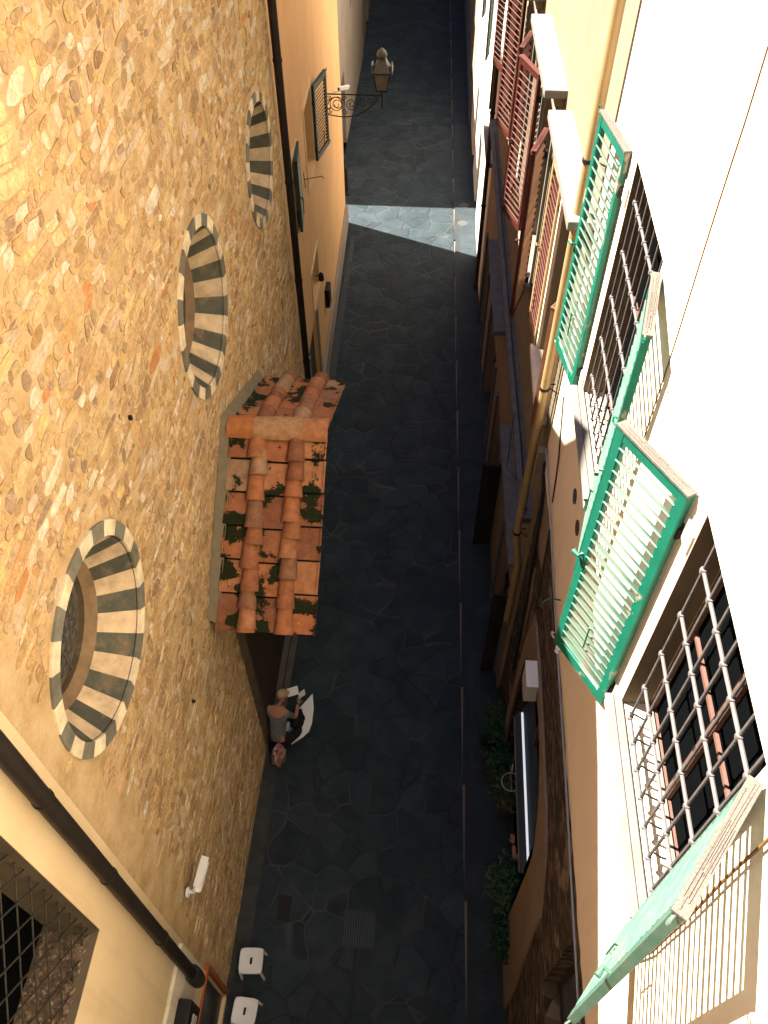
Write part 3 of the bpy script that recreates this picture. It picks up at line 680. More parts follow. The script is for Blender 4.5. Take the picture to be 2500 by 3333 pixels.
# oculi
CW=(.78,.64,.43);CD=(.175,.165,.125);CD2=(.085,.085,.062);CW2=(.58,.43,.27);CP=(.22,.145,.08)  # splay darker than ring, inner band and step browned: recess shade in the colour
for (oy,oz,r) in OC:
    NB=24; ri=r-.14; rb=r*.60; dp_=.42; rg=M()
    for i in range(NB):
        sub=4; k_=random.Random(i*7+int(oy)).uniform(.82,1.12)
        cr_=tuple(v*k_ for v in (CW if i%2==0 else CD)); cs_=tuple(v*k_ for v in (CW2 if i%2==0 else CD2))
        for k in range(sub):
            a0=2*PI*(i+k/sub)/NB+.06; a1=2*PI*(i+(k+1)/sub)/NB+.06
            def rp(rr,x,a): return (XL+x,oy+rr*math.cos(a),oz+rr*math.sin(a))
            rm=ri*.24+rb*.76; xm=-dp_*.76
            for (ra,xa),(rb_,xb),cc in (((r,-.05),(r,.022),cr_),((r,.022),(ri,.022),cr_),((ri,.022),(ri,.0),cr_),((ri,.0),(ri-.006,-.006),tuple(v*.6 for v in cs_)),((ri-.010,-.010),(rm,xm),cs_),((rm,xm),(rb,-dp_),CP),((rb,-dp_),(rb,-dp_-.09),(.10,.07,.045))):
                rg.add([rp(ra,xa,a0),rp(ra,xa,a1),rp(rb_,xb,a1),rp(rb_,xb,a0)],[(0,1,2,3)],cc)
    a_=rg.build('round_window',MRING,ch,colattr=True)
    mm=M(); pts=[(XL-dp_-.06,oy+rb*1.05*math.cos(2*PI*k/32),oz+rb*1.05*math.sin(2*PI*k/32)) for k in range(32)]; mm.add(pts,[tuple(range(32))])
    mm.build('pane',BACKG,a_)
    mm=M()   # bull's-eye lead rings
    for iy in range(-4,5):
        for iz in range(-4,5):
            py=oy+iy*.13+(iz%2)*.065; pz=oz+iz*.115
            if math.hypot(py-oy,pz-oz)<rb-.05:
                mm.tube([(XL-dp_-.045,py+.052*math.cos(k*PI/5),pz+.052*math.sin(k*PI/5)) for k in range(11)],.007,5,cap=False)
    mm.tube([(XL-dp_-.035,oy-rb,oz),(XL-dp_-.035,oy+rb,oz)],.010,6); mm.tube([(XL-dp_-.035,oy,oz-rb),(XL-dp_-.035,oy,oz+rb)],.010,6)
    mm.build('leading',IRON,a_)
# putlog holes and dark pits, church door under the porch roof
m=M()
for y,z in((5.35,9.72),(4.6,5.6)):
    m.box(XL-.0,XL+.037,y-.014,y+.014,z-.02,z+.022)
m.build('putlog_hole',DARKIN,ch)
m=M(); m.box(XL-.0,XL+.045,6.7,9.1,0.2,4.2); m.build('door',DOORW,ch)
m=M(); m.box(XL,XL+.045,6.45,6.7,0,4.4); m.box(XL,XL+.045,9.1,9.35,0,4.4); m.box(XL,XL+.101,6.45,9.35,4.2,4.45); m.build('door_frame',plain('brown_jamb_stone',(.13,.095,.06),.9,0,.4,4,.008),ch)
m=M(); m.box(XL,XL+.28,6.5,9.3,0,.16); m.box(XL,XL+.16,6.55,9.25,.16,.30); m.build('doorstep',plain('brown_step_stone',(.09,.075,.065),.85,0,.3,4,.005),ch,bevel=.01)
# ============================================================ PORCH ROOF
pc=thing('porch_roof',(-2.0,7.9,5.5),'small gabled porch roof of mossy terracotta tiles fixed to the stone church wall','roof')
RY,RZ=7.84,7.20; EY0,EY1,EZ,EZF=5.66,9.90,5.64,6.20; X0,X1=-2.72,-1.33
def slope(side):
    A=Vector((0,RY,RZ)); B=Vector((0,EY0 if side<0 else EY1,EZ if side<0 else EZF)); d=(B-A); L=d.length; d.normalize(); nn=Vector((0,-d.z,d.y)) if d.y>0 else Vector((0,d.z,-d.y)); 
    if nn.z<0: nn=-nn
    return A,d,L,nn
tcol=[(.40,.155,.068),(.34,.135,.062),(.43,.19,.088),(.28,.135,.074),(.40,.15,.064),(.38,.22,.125),(.26,.105,.054)]
rs=random.Random(4)
for side in(-1,1):
    A,d,L,nn=slope(side); U=Vector((1,0,0))
    def P(x,s,h): return Vector((x,0,0))+A+d*s+nn*h
    m=M()
    m.add([P(X0,-.0,-.09),P(X1-.03,-.0,-.09),P(X1-.03,L-.05,-.09),P(X0,L-.05,-.09),P(X0,-.0,-.02),P(X1-.03,-.0,-.02),P(X1-.03,L-.05,-.02),P(X0,L-.05,-.02)],[(0,1,2,3),(4,5,6,7),(0,1,5,4),(1,2,6,5),(2,3,7,6),(3,0,4,7)])
    m.build('roof_deck',MOSS,pc)
    rows=6; rl=L/rows
    cols=[(X0+.10,X0+.37),(X0+.60,X0+.90),(X0+1.08,X1)]
    for ci,(a,b_) in enumerate(cols):
        for r_ in range(rows):
            off=[0,.12,-.10][ci]*rl*.6
            s0=max(.02,r_*rl+off); s1=min(L+.02,(r_+1)*rl-.022+off)
            if r_==rows-1: s1=L+.03
            c=rs.choice(tcol); a2=a-.025 if ci else a; b2=b_+.025 if ci<2 else b_
            w0=rs.uniform(-.008,.008)
            m=M(); h0=.015; h1=.052
            lip=.03
            vs=[P(a2,s0,h0-.014),P(b2,s0,h0-.014),P(b2+w0,s1,h1-.016),P(a2+w0,s1,h1-.016),P(a2,s0,h0),P(b2,s0,h0),P(b2+w0,s1,h1),P(a2+w0,s1,h1)]
            m.add(vs,[(0,3,2,1),(4,5,6,7),(0,1,5,4),(1,2,6,5),(2,3,7,6),(3,0,4,7)],c)
            for xx in(a2,b2): m.add([P(xx-.012,s0,h0),P(xx+.012,s0,h0),P(xx+.012+w0,s1,h1),P(xx-.012+w0,s1,h1),P(xx-.012,s0,h0+.03),P(xx+.012,s0,h0+.03),P(xx+.012+w0,s1,h1+.03),P(xx-.012+w0,s1,h1+.03)],[(0,3,2,1),(4,5,6,7),(0,1,5,4),(1,2,6,5),(2,3,7,6),(3,0,4,7)],c)
            m.build('pan_tile',MT,pc,colattr=True,bevel=.006)
    for xi,xc in enumerate((X0+.485,X0+.985)):
        s=.06
        ts=[]
        while s<L: ln=rs.uniform(.30,.46); ts.append((s,min(L+.04,s+ln))); s+=ln*rs.uniform(.62,.85)
        for (s0,s1) in ts:
            c=rs.choice(tcol); r0=.088; r1=.122; n_=12; dx=rs.uniform(-.022,.022)
            m=M(); vs=[]
            for (s_,rr,th) in((s0,r0,.03),(s1,r1,.045)):
                for k in range(n_+1):
                    a=PI*k/n_; vs.append(P(xc+dx-rr*math.cos(a)*1.05,s_,th+rr*math.sin(a)*1.05))
            for (s_,rr,th) in((s0,r0-.014,.03),(s1,r1-.014,.045)):
                for k in range(n_+1):
                    a=PI*k/n_; vs.append(P(xc+dx-rr*math.cos(a)*1.05,s_,th+rr*math.sin(a)*1.05))
            q_=n_+1; fs=[]
            for k in range(n_): fs+= [(k,k+1,q_+k+1,q_+k),(2*q_+k,3*q_+k,3*q_+k+1,2*q_+k+1),(q_+k,q_+k+1,3*q_+k+1,3*q_+k),(k,2*q_+k,2*q_+k+1,k+1)]
            fs+=[(0,q_,3*q_,2*q_),(n_,2*q_+n_,3*q_+n_,q_+n_)]
            m.add(vs,fs,c); m.build('cover_tile',MTC,pc,colattr=True,smooth=True)
for (xa,xb,c) in((X0+.06,X0+.42,(.46,.17,.06)),(X0+.36,X0+1.06,(.44,.25,.12)),(X0+.98,X1+.02,(.46,.20,.09))):
    m=M(); vs=[];n_=14
    for (x_,rr,dz) in((xa,.185,.0),(xb,.200,.012)):
        for k in range(n_+1):
            a=PI*k/n_-.0; vs.append((x_,RY-rr*math.cos(a),RZ-.035+dz+rr*math.sin(a)*.80))
    for (x_,rr,dz) in((xa,.168,.0),(xb,.183,.012)):
        for k in range(n_+1):
            a=PI*k/n_; vs.append((x_,RY-rr*math.cos(a),RZ-.035+dz+rr*math.sin(a)*.80))
    q_=n_+1; fs=[]
    for k in range(n_): fs+=[(k,k+1,q_+k+1,q_+k),(2*q_+k,3*q_+k,3*q_+k+1,2*q_+k+1),(q_+k,q_+k+1,3*q_+k+1,3*q_+k),(k,2*q_+k,2*q_+k+1,k+1)]
    fs+=[(0,q_,3*q_,2*q_),(n_,2*q_+n_,3*q_+n_,q_+n_)]
    m.add(vs,fs,c); m.build('ridge_tile',MTC,pc,colattr=True,smooth=True)
# mortar flashing on the wall
m=M()
for side in(-1,1):
    A,d,L,nn=slope(side)
    nst=14
    for k in range(nst):
        a=L*k/nst; b_=L*(k+1)/nst; wa=.13+.03*noise.noise(Vector((k*.9,side,0))); wb=.13+.03*noise.noise(Vector(((k+1)*.9,side,0)))
        p0=A+d*a;p1=A+d*b_
        m.add([(X0-.01,p0.y,p0.z+wa+.07),(X0-.01,p1.y,p1.z+wb+.07),(X0+.12,p1.y,p1.z+.03),(X0+.12,p0.y,p0.z+.03)],[(0,1,2,3)])
m.build('mortar_flashing',plain('grey_mortar',(.21,.17,.105),.95,0,.25,6,.01),pc)
m=M()
for side in(-1,1):
    A,d,L,nn=slope(side)
    for x_ in(-2.55,-2.05,-1.5): 
        a=A+d*.05-nn*.15; b_=A+d*(L-.12)-nn*.15; mid=(a+b_)/2; m.ob((x_,mid.y,mid.z),(.045,0,0),d*(L/2-.1),nn*.055)
m.build('rafter',DOORW,pc)
m=M()
for yy in(6.6,9.3): 
    m.ob((-2.2,yy,5.72-.22),(.55,0,0),(0,.06,0),(0,0,.07)); m.tube([(-2.72,yy,4.5),(-1.75,yy,5.42)],.05,6)
m.build('bracket',DOORW,pc)
# ============================================================ CREAM HOUSE near left
XC=-2.70
cr=thing('cream_house',(-5,0,0),'cream plastered house in the near left corner with a lattice-barred window','house')
m=M(); facade(m,lambda y:XC,-1,-7,2.3,0,13.3,[(-.9,1.70,6.89,10.2),(1.0,2.36,.12,1.98)],.55,thick=6); m.build('wall',CREAM,cr)
m=M(); m.box(XC-.56,XC-.52,-.9,1.7,6.89,10.2); m.build('window',GLASS,cr)
m=M(); rs=random.Random(8)        # rubble sill inside the opening
for i in range(2600):
    x_=XC-rs.uniform(.09,.50); y_=rs.uniform(-.9,1.63); s_=rs.uniform(.006,.020); z_=6.900+rs.uniform(0,.012); k_=rs.uniform(.35,.8); c=(.34*k_,.235*k_,.16*k_)
    m.ob((x_,y_,z_),(s_,rs.uniform(-.02,.02),0),(rs.uniform(-.02,.02),s_*rs.uniform(.6,1.3),0),(rs.uniform(-.01,.01),0,s_*.5),c)
q=M(); q.box(XC-.52,XC-.006,-.89,1.694,6.894,6.905); q.build('sill_slab',REVEAL,cr)
m.build('gravel_sill',MR,cr,colattr=True)['kind']='stuff'
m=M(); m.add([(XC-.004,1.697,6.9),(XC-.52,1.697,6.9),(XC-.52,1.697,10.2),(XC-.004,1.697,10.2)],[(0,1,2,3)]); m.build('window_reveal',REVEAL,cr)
m=M()
for k in range(-16,30):
    sp=.34
    for sg in(1,-1):
        # lattice rods in the opening plane
        y0=-.9;z0=6.89;Wd=2.6;Hh=3.31; c0=k*sp
        pts=[]
        for t_ in[i*.02 for i in range(0,300)]:
            yy=t_*.62; zz=(t_*.78) if sg>0 else -(t_*.78)
            Yp=y0+yy; Zp=(z0+c0+zz) if sg>0 else (z0+c0+zz+1.6)
            if Yp<=1.70 and z0<=Zp<=z0+Hh: pts.append((XC-.10-(.012 if sg>0 else 0),Yp,Zp))
        if len(pts)>2: m.tube([pts[0],pts[-1]],.0075,6)
m.build('lattice_grille',plain('lattice_iron',(.05,.045,.036),.6,.3,.35,20,.002),cr)
m=M(); m.box(XC-.12,XC-.06,1.0,2.36,.12,1.98); m.build('shop_door',plain('dark_teal_door',(.02,.028,.03),.4,0,.3,4,0),cr)
m=M(); m.box(XC-.06,XC+.03,1.0,2.4,1.90,1.99); m.box(XC-.06,XC+.03,2.33,2.40,.12,1.90); m.build('door_frame',plain('rust_red_frame',(.34,.085,.02),.6,0,.2,6,.001),cr,bevel=.005)
m=M(); m.box(XC-.0,XC+.05,1.3,2.25,2.6,3.9); m.build('wall_panel',stucco('pale_panel',(.70,.62,.48),(.62,.54,.42)),cr,bevel=.01)
lp=thing('wall_lantern',(XC+.15,1.5,3.1),'black box lantern on the cream wall at the bottom left edge','lantern')
m=M(); m.box(XC+.05,XC+.22,1.40,1.72,2.95,3.55); m.build('housing',BIRON,lp,bevel=.02); m=M(); m.box(XC+.221,XC+.228,1.46,1.60,3.1,3.35); m.build('lens',GPLAST,lp)
np_=thing('drainpipe',(-2.58,2.02,2.8),'thick dark downpipe crossing the bottom left corner, ending in a rounded boot','drainpipe')
m=M(); m.tube([(-2.58,2.02,14),(-2.58,2.02,3.25)],.072,18); m.build('pipe',PIPEB,np_,smooth=True)
m=M(); m.lathe(-2.58,2.03,[(.079,3.42),(.10,3.38),(.105,3.1),(.10,2.96),(.075,2.88),(.03,2.85)],20); m.build('boot',plain('grey_cast_iron',(.035,.034,.033),.6,.3,.3,8,.002),np_,smooth=True)
m=M()
for z in(5.2,7.4,9.2):
    m.lathe(-2.58,2.02,[(.072,z-.015),(.080,z-.015),(.080,z+.015),(.072,z+.015)],18); m.tube([(-2.63,2.09,z),(-2.70,2.12,z)],.010,6)
m.build('clamp',PIPEB,np_)
# ============================================================ bullet camera
def bullet(name,b,d,label,sc_=1.):
    b=Vector(b); d=Vector(d).normalized(); r=thing(name,b,label,'security camera')
    m=M(); m.tube([b,b+Vector((.03,0,0))*sc_],.06*sc_,14); m.tube([b+Vector((.02,0,.0)),b+Vector((.09,.01,.02))*sc_,b+Vector((.13,.04,.06))*sc_],.026*sc_,8); m.build('mount',WPLAST,r,smooth=True)
    p=b+Vector((.13,.03,.07))*sc_; m=M(); m.tube([p-d*.03*sc_,p+d*.30*sc_],.052*sc_,16); bo=m.build('body',WPLAST,r,smooth=True)
    m=M(); m.tube([p-d*.03*sc_-d*.004,p-d*.036*sc_],.045*sc_,12); m.build('lens',BIRON,bo)
    m=M(); s_=Vector((0,0,1)).cross(d).normalized(); m.ob(p+d*.17*sc_+Vector((0,0,.05))*sc_,d*.17*sc_,s_*.045*sc_,s_.cross(d)*.006); m.build('sun_shield',WPLAST,bo)
    return r
bullet('security_camera',(-2.70,2.80,4.02),(.12,.55,.28),'white bullet camera on a bracket low on the stone wall',1.08)
bullet('security_camera',(-2.98,23.0,5.0),(.5,.5,-.1),'small white camera at the far corner of the orange house',1.0)
# ============================================================ ORANGE HOUSE
ox=lambda y:-2.77-.026*(y-14)
oh=thing('orange_house',(-6,19,0),'orange plastered house beyond the stone church with dark green shutters','house')
holes=[(16.75,18.05,5.65,7.3),(14.65,15.45,5.85,7.3),(16.1,17.3,2.95,3.9),(14.6,16.3,0,2.75)]
m=M(); facade(m,ox,-1,13.62,24.9,0,13.0,holes,.28,thick=7); m.build('wall',ORANGE,oh)
for (a,b_,c,d) in holes[:3]:
    pane(oh,ox(a)-.24,a,b_,c,d,-1,DOORW,rails=1)
    mm=M(); x=ox(a)
    for yy in(a-.10,b_): mm.ob((ox(yy+.05)+.008,yy+.05,(c+d)/2),(.012,0,0),(-.0013,.05,0),(0,0,(d-c)/2+.1))
    for zz in(c-.05,d+.05): mm.ob((ox((a+b_)/2)+.009,(a+b_)/2,zz),(.012,0,0),(-.026*(b_-a)/2,(b_-a)/2,0),(0,0,.05))
    mm.build('window_surround',stucco('pale_orange_trim',(.70,.52,.30),(.6,.44,.25)),oh)
mm=M(); mm.ob((ox(15.45)-.12,15.45,1.37),(.02,0,0),(-.022,.85,0),(0,0,1.37)); mm.build('garage_door',plain('grey_green_door',(.045,.045,.038),.6,0,.3,5,.002),oh)
mm=M(); mm.ob((ox(16.35)+.02,16.37,1.4),(.03,0,0),(0,.07,0),(0,0,1.42)); mm.ob((ox(14.5)+.02,14.52,1.4),(.03,0,0),(0,.07,0),(0,0,1.42)); mm.build('door_surround',GREYP,oh)
shutter(oh,ox(18.1)+.05,18.12,ox(18.1)+.22,18.97,5.58,7.22,DKG,plain('faded_olive_louver',(.16,.13,.06),.7,0,.3,8,0),DKG,label='dark green louvered shutter standing open beside the lamp bracket',pitch=.075,sw=.06,hookmat=BIRON)
shutter(oh,ox(15.5)+.03,15.47,ox(14.7)+.09,14.70,5.88,7.32,DKG,DKG,DKG,label='dark green shutter closed over the window next to the black pipe',pitch=.06,sw=.07,hookmat=BIRON)
mm=M(); mm.ob((ox(19.5)+.03,20.3,.32),(.04,0,0),(-.026*4.5,4.5,0),(0,0,.32)); mm.build('plinth',GREYP,oh)
mm=M(); mm.ob((ox(22)+.05,22.2,9.9),(.03,0,0),(-.03,1.1,0),(0,0,.04)); mm.tube([(ox(21)+.08,21.2,9.9),(ox(22)+.08,23.0,9.0)],.03,6); mm.build('iron_bracket',plain('brown_iron',(.16,.075,.03),.7,0,.3,8,0),oh)
mm=M(); mm.tube([(ox(16)+.0,16.15,6.35),(ox(16)+.02,16.16,6.0)],.008,6); mm.tube([(ox(16),16.15,6.2),(ox(16)+.35,16.4,6.15),(ox(16)+.38,16.42,6.08)],.009,6)
tag(mm.build('shutter_stay',RUST),'thin rusty shutter stay sticking out of the orange wall','stay')
mm=M(); mm.ob((ox(18.3)+.06,18.4,1.75),(.06,0,0),(0,.20,0),(0,0,.28)); tag(mm.build('letter_box',BIRON,bevel=.01),'black letter box low on the orange wall','letter box')
mm=M(); mm.tube([(ox(16.6),16.7,3.5),(ox(16.6)+.12,16.7,3.5)],.012,6); mm.lathe(ox(16.6)+.14,16.7,[(.01,3.6),(.06,3.55),(.07,3.4),(.03,3.36)],12); tag(mm.build('wall_lamp',BIRON,smooth=True),'little black wall lamp in the low window of the orange house','lamp')
fp=thing('drainpipe',(-2.62,13.5,2.6),'long black downpipe where the stone church meets the orange house','drainpipe')
m=M(); m.tube([(-2.62,13.48,13.6),(-2.62,13.48,2.95),(-2.60,13.48,2.72),(-2.52,13.48,2.55)],.068,16); m.build('pipe',PIPEB,fp,smooth=True)
m=M()
for z in(3.6,5.6,7.6,9.6): m.lathe(-2.62,13.48,[(.068,z-.02),(.078,z-.02),(.078,z+.02),(.068,z+.02)],16)
m.build('clamp',BIRON,fp)
# ============================================================ STREET LAMP
LY=20.8; LX=-1.53
lm=thing('street_lamp',(-2.94,LY,5.7),'old street lantern on a scrolled iron bracket reaching out from the orange house','street lamp')
m=M(); m.tube([(-2.95,LY,5.91),(-1.53,LY,5.91)],.017,8); m.tube([(-2.94,LY,5.30),(-2.94,LY,6.0)],.02,8); m.tube([(LX,LY,5.58),(LX,LY,6.1)],.022,8)
arc=[(-2.94+1.30*t_,LY,5.42-.10*math.sin(t_*PI*.8)+.46*t_**3) for t_ in[i/16 for i in range(17)]]; m.tube(arc,.014,6)
def scroll(cx,cz,r,turns,dir_,ph=0):
    pts=[]; n_=int(26*turns)
    for i in range(n_+1):
        a=2*PI*turns*i/n_; rr=r*(1-.78*i/n_); pts.append((cx+rr*math.cos(dir_*a+ph),LY,cz+rr*math.sin(dir_*a+ph)))
    m.tube(pts,.0105,6)
scroll(-2.66,5.66,.205,2.1,1); scroll(-2.66,5.66,.215,1.0,-1,PI); scroll(-2.30,5.68,.16,1.8,-1,.5); scroll(-2.03,5.72,.12,1.7,1,1); scroll(-1.83,5.77,.085,1.5,-1,1); scroll(-2.86,5.80,.07,1.3,1); scroll(-2.86,5.50,.07,1.3,-1); scroll(-2.47,5.82,.06,1.3,1); scroll(-2.47,5.50,.07,1.3,-1); scroll(-1.67,5.84,.055,1.4,1)
m.build('bracket',BIRON,lm)
def frust(m,lv):
    vs=[];fs=[]
    for h,z in lv: vs+=[(LX-h,LY-h,z),(LX+h,LY-h,z),(LX+h,LY+h,z),(LX-h,LY+h,z)]
    for i in range(len(lv)-1):
        for k in range(4): fs.append((i*4+k,i*4+(k+1)%4,(i+1)*4+(k+1)%4,(i+1)*4+k))
    fs+=[(3,2,1,0),tuple(range(len(vs)-4,len(vs)))]; m.add(vs,fs)
m=M(); frust(m,[(.125,6.08),(.185,6.47)]); g=m.build('lantern_glass',LAMPG,lm)
m=M()
for a,b_ in((-1,-1),(1,-1),(1,1),(-1,1)):
    m.tube([(LX+.128*a,LY+.128*b_,6.07),(LX+.19*a,LY+.19*b_,6.48)],.013,6)
for h,z in((.13,6.07),(.192,6.48)):
    for a,b_,c_,d_ in((-1,-1,1,-1),(1,-1,1,1),(1,1,-1,1),(-1,1,-1,-1)): m.tube([(LX+h*a,LY+h*b_,z),(LX+h*c_,LY+h*d_,z)],.013,6)
m.lathe(LX,LY,[(.03,5.98),(.09,6.03),(.10,6.07)],10); m.build('lantern_frame',BIRON,lm)
m=M(); frust(m,[(.205,6.49),(.205,6.51),(.10,6.74),(.095,6.79)]); m.build('lantern_roof',LAMPM,lm)
m=M(); m.lathe(LX,LY,[(.06,6.79),(.12,6.82),(.125,6.87),(.10,6.93),(.05,6.97),(.02,7.0)],14); m.build('finial',LAMPM,lm,smooth=True)
for sx in(-1,1):
    m=M(); m.add([(LX+sx*.21,LY-.17,6.46),(LX+sx*.21,LY+.17,6.46),(LX+sx*.26,LY+.17,6.47),(LX+sx*.26,LY-.17,6.47),(LX+sx*.21,LY-.13,6.64),(LX+sx*.21,LY+.13,6.64),(LX+sx*.25,LY+.13,6.66),(LX+sx*.25,LY-.13,6.66)],[(0,1,2,3),(4,5,6,7),(0,1,5,4),(1,2,6,5),(2,3,7,6),(3,0,4,7)]); m.build('side_wing',LAMPM,lm)
# ============================================================ NORTH LEFT BUILDINGS
nb=thing('grey_beige_house',(-6,32,0),'grey-beige house beyond the side street on the left','house')
nx=lambda y:-3.55-.006*(y-28)
m=M(); facade(m,nx,-1,28.3,38,0,7.9,[(29.2,30.3,0,2.6),(33,34.2,3.6,5.4)],.25,thick=12); m.build('wall',GREYP,nb)
m=M(); m.add([(-3.5,28.25,7.95),(-3.5,38,7.95),(-9.5,38,11.5),(-9.5,34,11.5),(-15.5,28.25,7.95),(-15.5,38,7.95)],[(0,1,2,3),(0,3,4),(3,2,5,4)]); m.build('roof',MTC,nb)
m=M(); m.box(nx(29)-.2,nx(29)-.15,29.2,30.3,0,2.6); m.box(nx(33)-.2,nx(33)-.15,33,34.2,3.6,5.4); m.build('door',DOORW,nb)
nc=thing('dark_end_house',(-6,48,0),'dark house at the far left end of the alley','house')
m=M(); facade(m,lambda y:-3.65-.02*(y-38),-1,38.005,60,0,14,[(41,42,0,2.6),(46,47.2,0,2.6),(42,43,4.2,6)],.25,thick=8); m.build('wall',DKP,nc)
nd=thing('end_wall',(0,60,0),'tall dark building closing the far end of the alley','building')
m=M(); m.box(-12,8,60.01,64,0,16); m.build('wall',DKP,nd)
m=M()
for xx in(-3,-.6,1.5): m.box(xx,xx+.9,59.98,60.02,4,6)
m.build('window',GLASS,nd)
pt=thing('bollard',(-3.2,27.2,0),'dark iron post at the corner of the side street','bollard')
m=M(); m.lathe(-3.2,26.6,[(.09,0),(.09,.08),(.055,.12),(.05,.85),(.07,.9),(.05,.97),(.01,1.0)],14); m.build('post',BIRON,pt,smooth=True)
# side-street house, then an unseen block added behind the viewer to cut sky light
bh=thing('south_house',(-20,20,0),'house on the side street behind the orange one','house')
m=M(); m.box(-24,-10,14,24.9,0,11.5); m.build('wall',ORANGE,bh)
rh=thing('rear_sky_blocker',(0,-9,0),'tall unseen block added behind the viewpoint to cut the sky light','house')
m=M(); m.box(-14,10,-16,-7.2,0,24); m.build('wall',GREYP,rh)  # body of the added unseen block, not a real house wall
# ============================================================ STREET THINGS
def stool(x,y,label,rot):
    r=thing('stool',(x,y,0),label,'stool','white plastic stools on the street'); r_=Matrix.Rotation(rot,3,'Z')
    def T(a,b_,z): v=r_@Vector((a,b_,0)); return (x+v.x,y+v.y,z)
    def sq(h,e=5.5,n_=40): return [(h*math.copysign(abs(math.cos(2*PI*k/n_))**(2/e),math.cos(2*PI*k/n_)),h*math.copysign(abs(math.sin(2*PI*k/n_))**(2/e),math.sin(2*PI*k/n_))) for k in range(n_)]
    n_=40; m=M(); vs=[];rings=[(.185,.40),(.187,.435),(.183,.446),(.172,.45),(.16,.444)]
    for h,z in rings: vs+=[T(a,b_,z) for a,b_ in sq(h)]
    slot=[]
    for k in range(n_):
        a=2*PI*k/n_; cx_=.020*math.cos(a); cy_=.020*math.sin(a)+(.035 if math.sin(a)>=0 else -.035); slot.append((cx_,cy_))
    vs+=[T(a,b_,.440) for a,b_ in slot]; vs+=[T(a,b_,.41) for a,b_ in slot]
    fs=[]
    for i in range(len(rings)+1):
        for k in range(n_): k2=(k+1)%n_; fs.append((i*n_+k,i*n_+k2,(i+1)*n_+k2,(i+1)*n_+k))
    m.add(vs,fs); m.build('seat',WPLAST,r,smooth=True)
    m=M(); m.add([T(-.03,-.07,.409),T(.03,-.07,.409),T(.03,.07,.409),T(-.03,.07,.409)],[(0,1,2,3)]); m.build('handle_slot',BIRON,r)
    for sx in(-1,1):
        for sy in(-1,1):
            m=M(); 
            for (za,ra,zb,rb_) in((0,.178,.42,.155),): 
                A=Vector(T(sx*ra,sy*ra,za));B=Vector(T(sx*rb_,sy*rb_,zb)); m.tube([A,B],[.020,.026],6)
            m.build('leg',WPLAST,r)
stool(-2.345,2.775,'white square plastic stool, the upper one in the photo',.06)
stool(-2.325,2.085,'white square plastic stool at the very bottom edge',-.05)
dg=thing('drain_grate',(-.71,3.45,0),'square ribbed iron grate in the middle of the street','drain grate')
m=M(); m.box(-.985,-.445,3.15,3.74,.001,.006); m.build('frame',plain('wet_iron_frame',(.02,.028,.034),.5,.3,.3,8,0),dg)
m=M()
for i in range(13): xx=-.955+i*.0405; m.box(xx,xx+.012,3.18,3.71,.006,.014)
m.build('rib',plain('worn_iron',(.045,.06,.072),.5,.3,.3,9,0),dg)
for (x,y,wx,wy,lb) in((-1.99,3.68,.11,.2,'small dark drain cover beside the wall near the stools'),):
    m=M(); m.box(x-wx,x+wx,y-wy,y+wy,.001,.008); tag(m.build('drain_cover',BIRON),lb,'drain cover')
for (x,y,lb) in((.80,25.0,'round manhole cover in the sunlit pavement, the nearer one'),(.86,26.1,'round manhole cover at the far edge of the sunlit pavement'),):
    m=M(); z=.032
    m.lathe(x,y,[(.17,z),(.17,z+.006),(.155,z+.006),(.155,z+.002),(.0,z+.002)],28); tag(m.build('manhole_cover',plain('worn_manhole_iron',(.075,.073,.07),.6,.2,.3,12,.002)),lb,'manhole cover')
m=M(); m.lathe(-2.35,24.9,[(.19,.002),(.19,.008),(.175,.008),(.175,.004),(.0,.004)],28); tag(m.build('manhole_cover',MPV),'round cover sunk in the sunlit roadway by the left wall','manhole cover')
# ------------------------------------------------------------ shop awning box
aw=thing('shop_canopy',(1.68,4.7,3.0),'narrow dark shop canopy with a white tube given an added glow over the arched doorway','canopy')
m=M(); m.add([(1.60,3.66,2.86),(1.60,6.0,2.86),(1.92,6.3,3.05),(1.92,3.5,3.05),(1.60,3.66,2.90),(1.60,6.0,2.90),(1.92,6.3,3.10),(1.92,3.5,3.10)],[(0,3,2,1),(4,5,6,7),(0,1,5,4),(1,2,6,5),(2,3,7,6),(3,0,4,7)]); m.build('panel',plain('dark_canopy_panel',(.03,.042,.05),.3,0,.2,2,0),aw)
m=M(); m.box(1.585,1.60,3.66,6.0,2.86,2.91); m.build('edge_trim',plain('bronze_trim',(.16,.13,.10),.5,.3,.2,5,0),aw)
m=M(); m.tube([(1.705,3.68,3.02),(1.705,6.02,3.02)],.018,10); tm_=plain('white_tube_added_glow',(.85,.86,.9),.4,0,.03,4,0); tb_=tm_.node_tree.nodes['Principled BSDF']; tb_.inputs['Emission Color'].default_value=(.85,.9,1,1); tb_.inputs['Emission Strength'].default_value=.10; m.build('glow_tube',tm_,aw,smooth=True)  # white tube with a faint glow added to brighten it
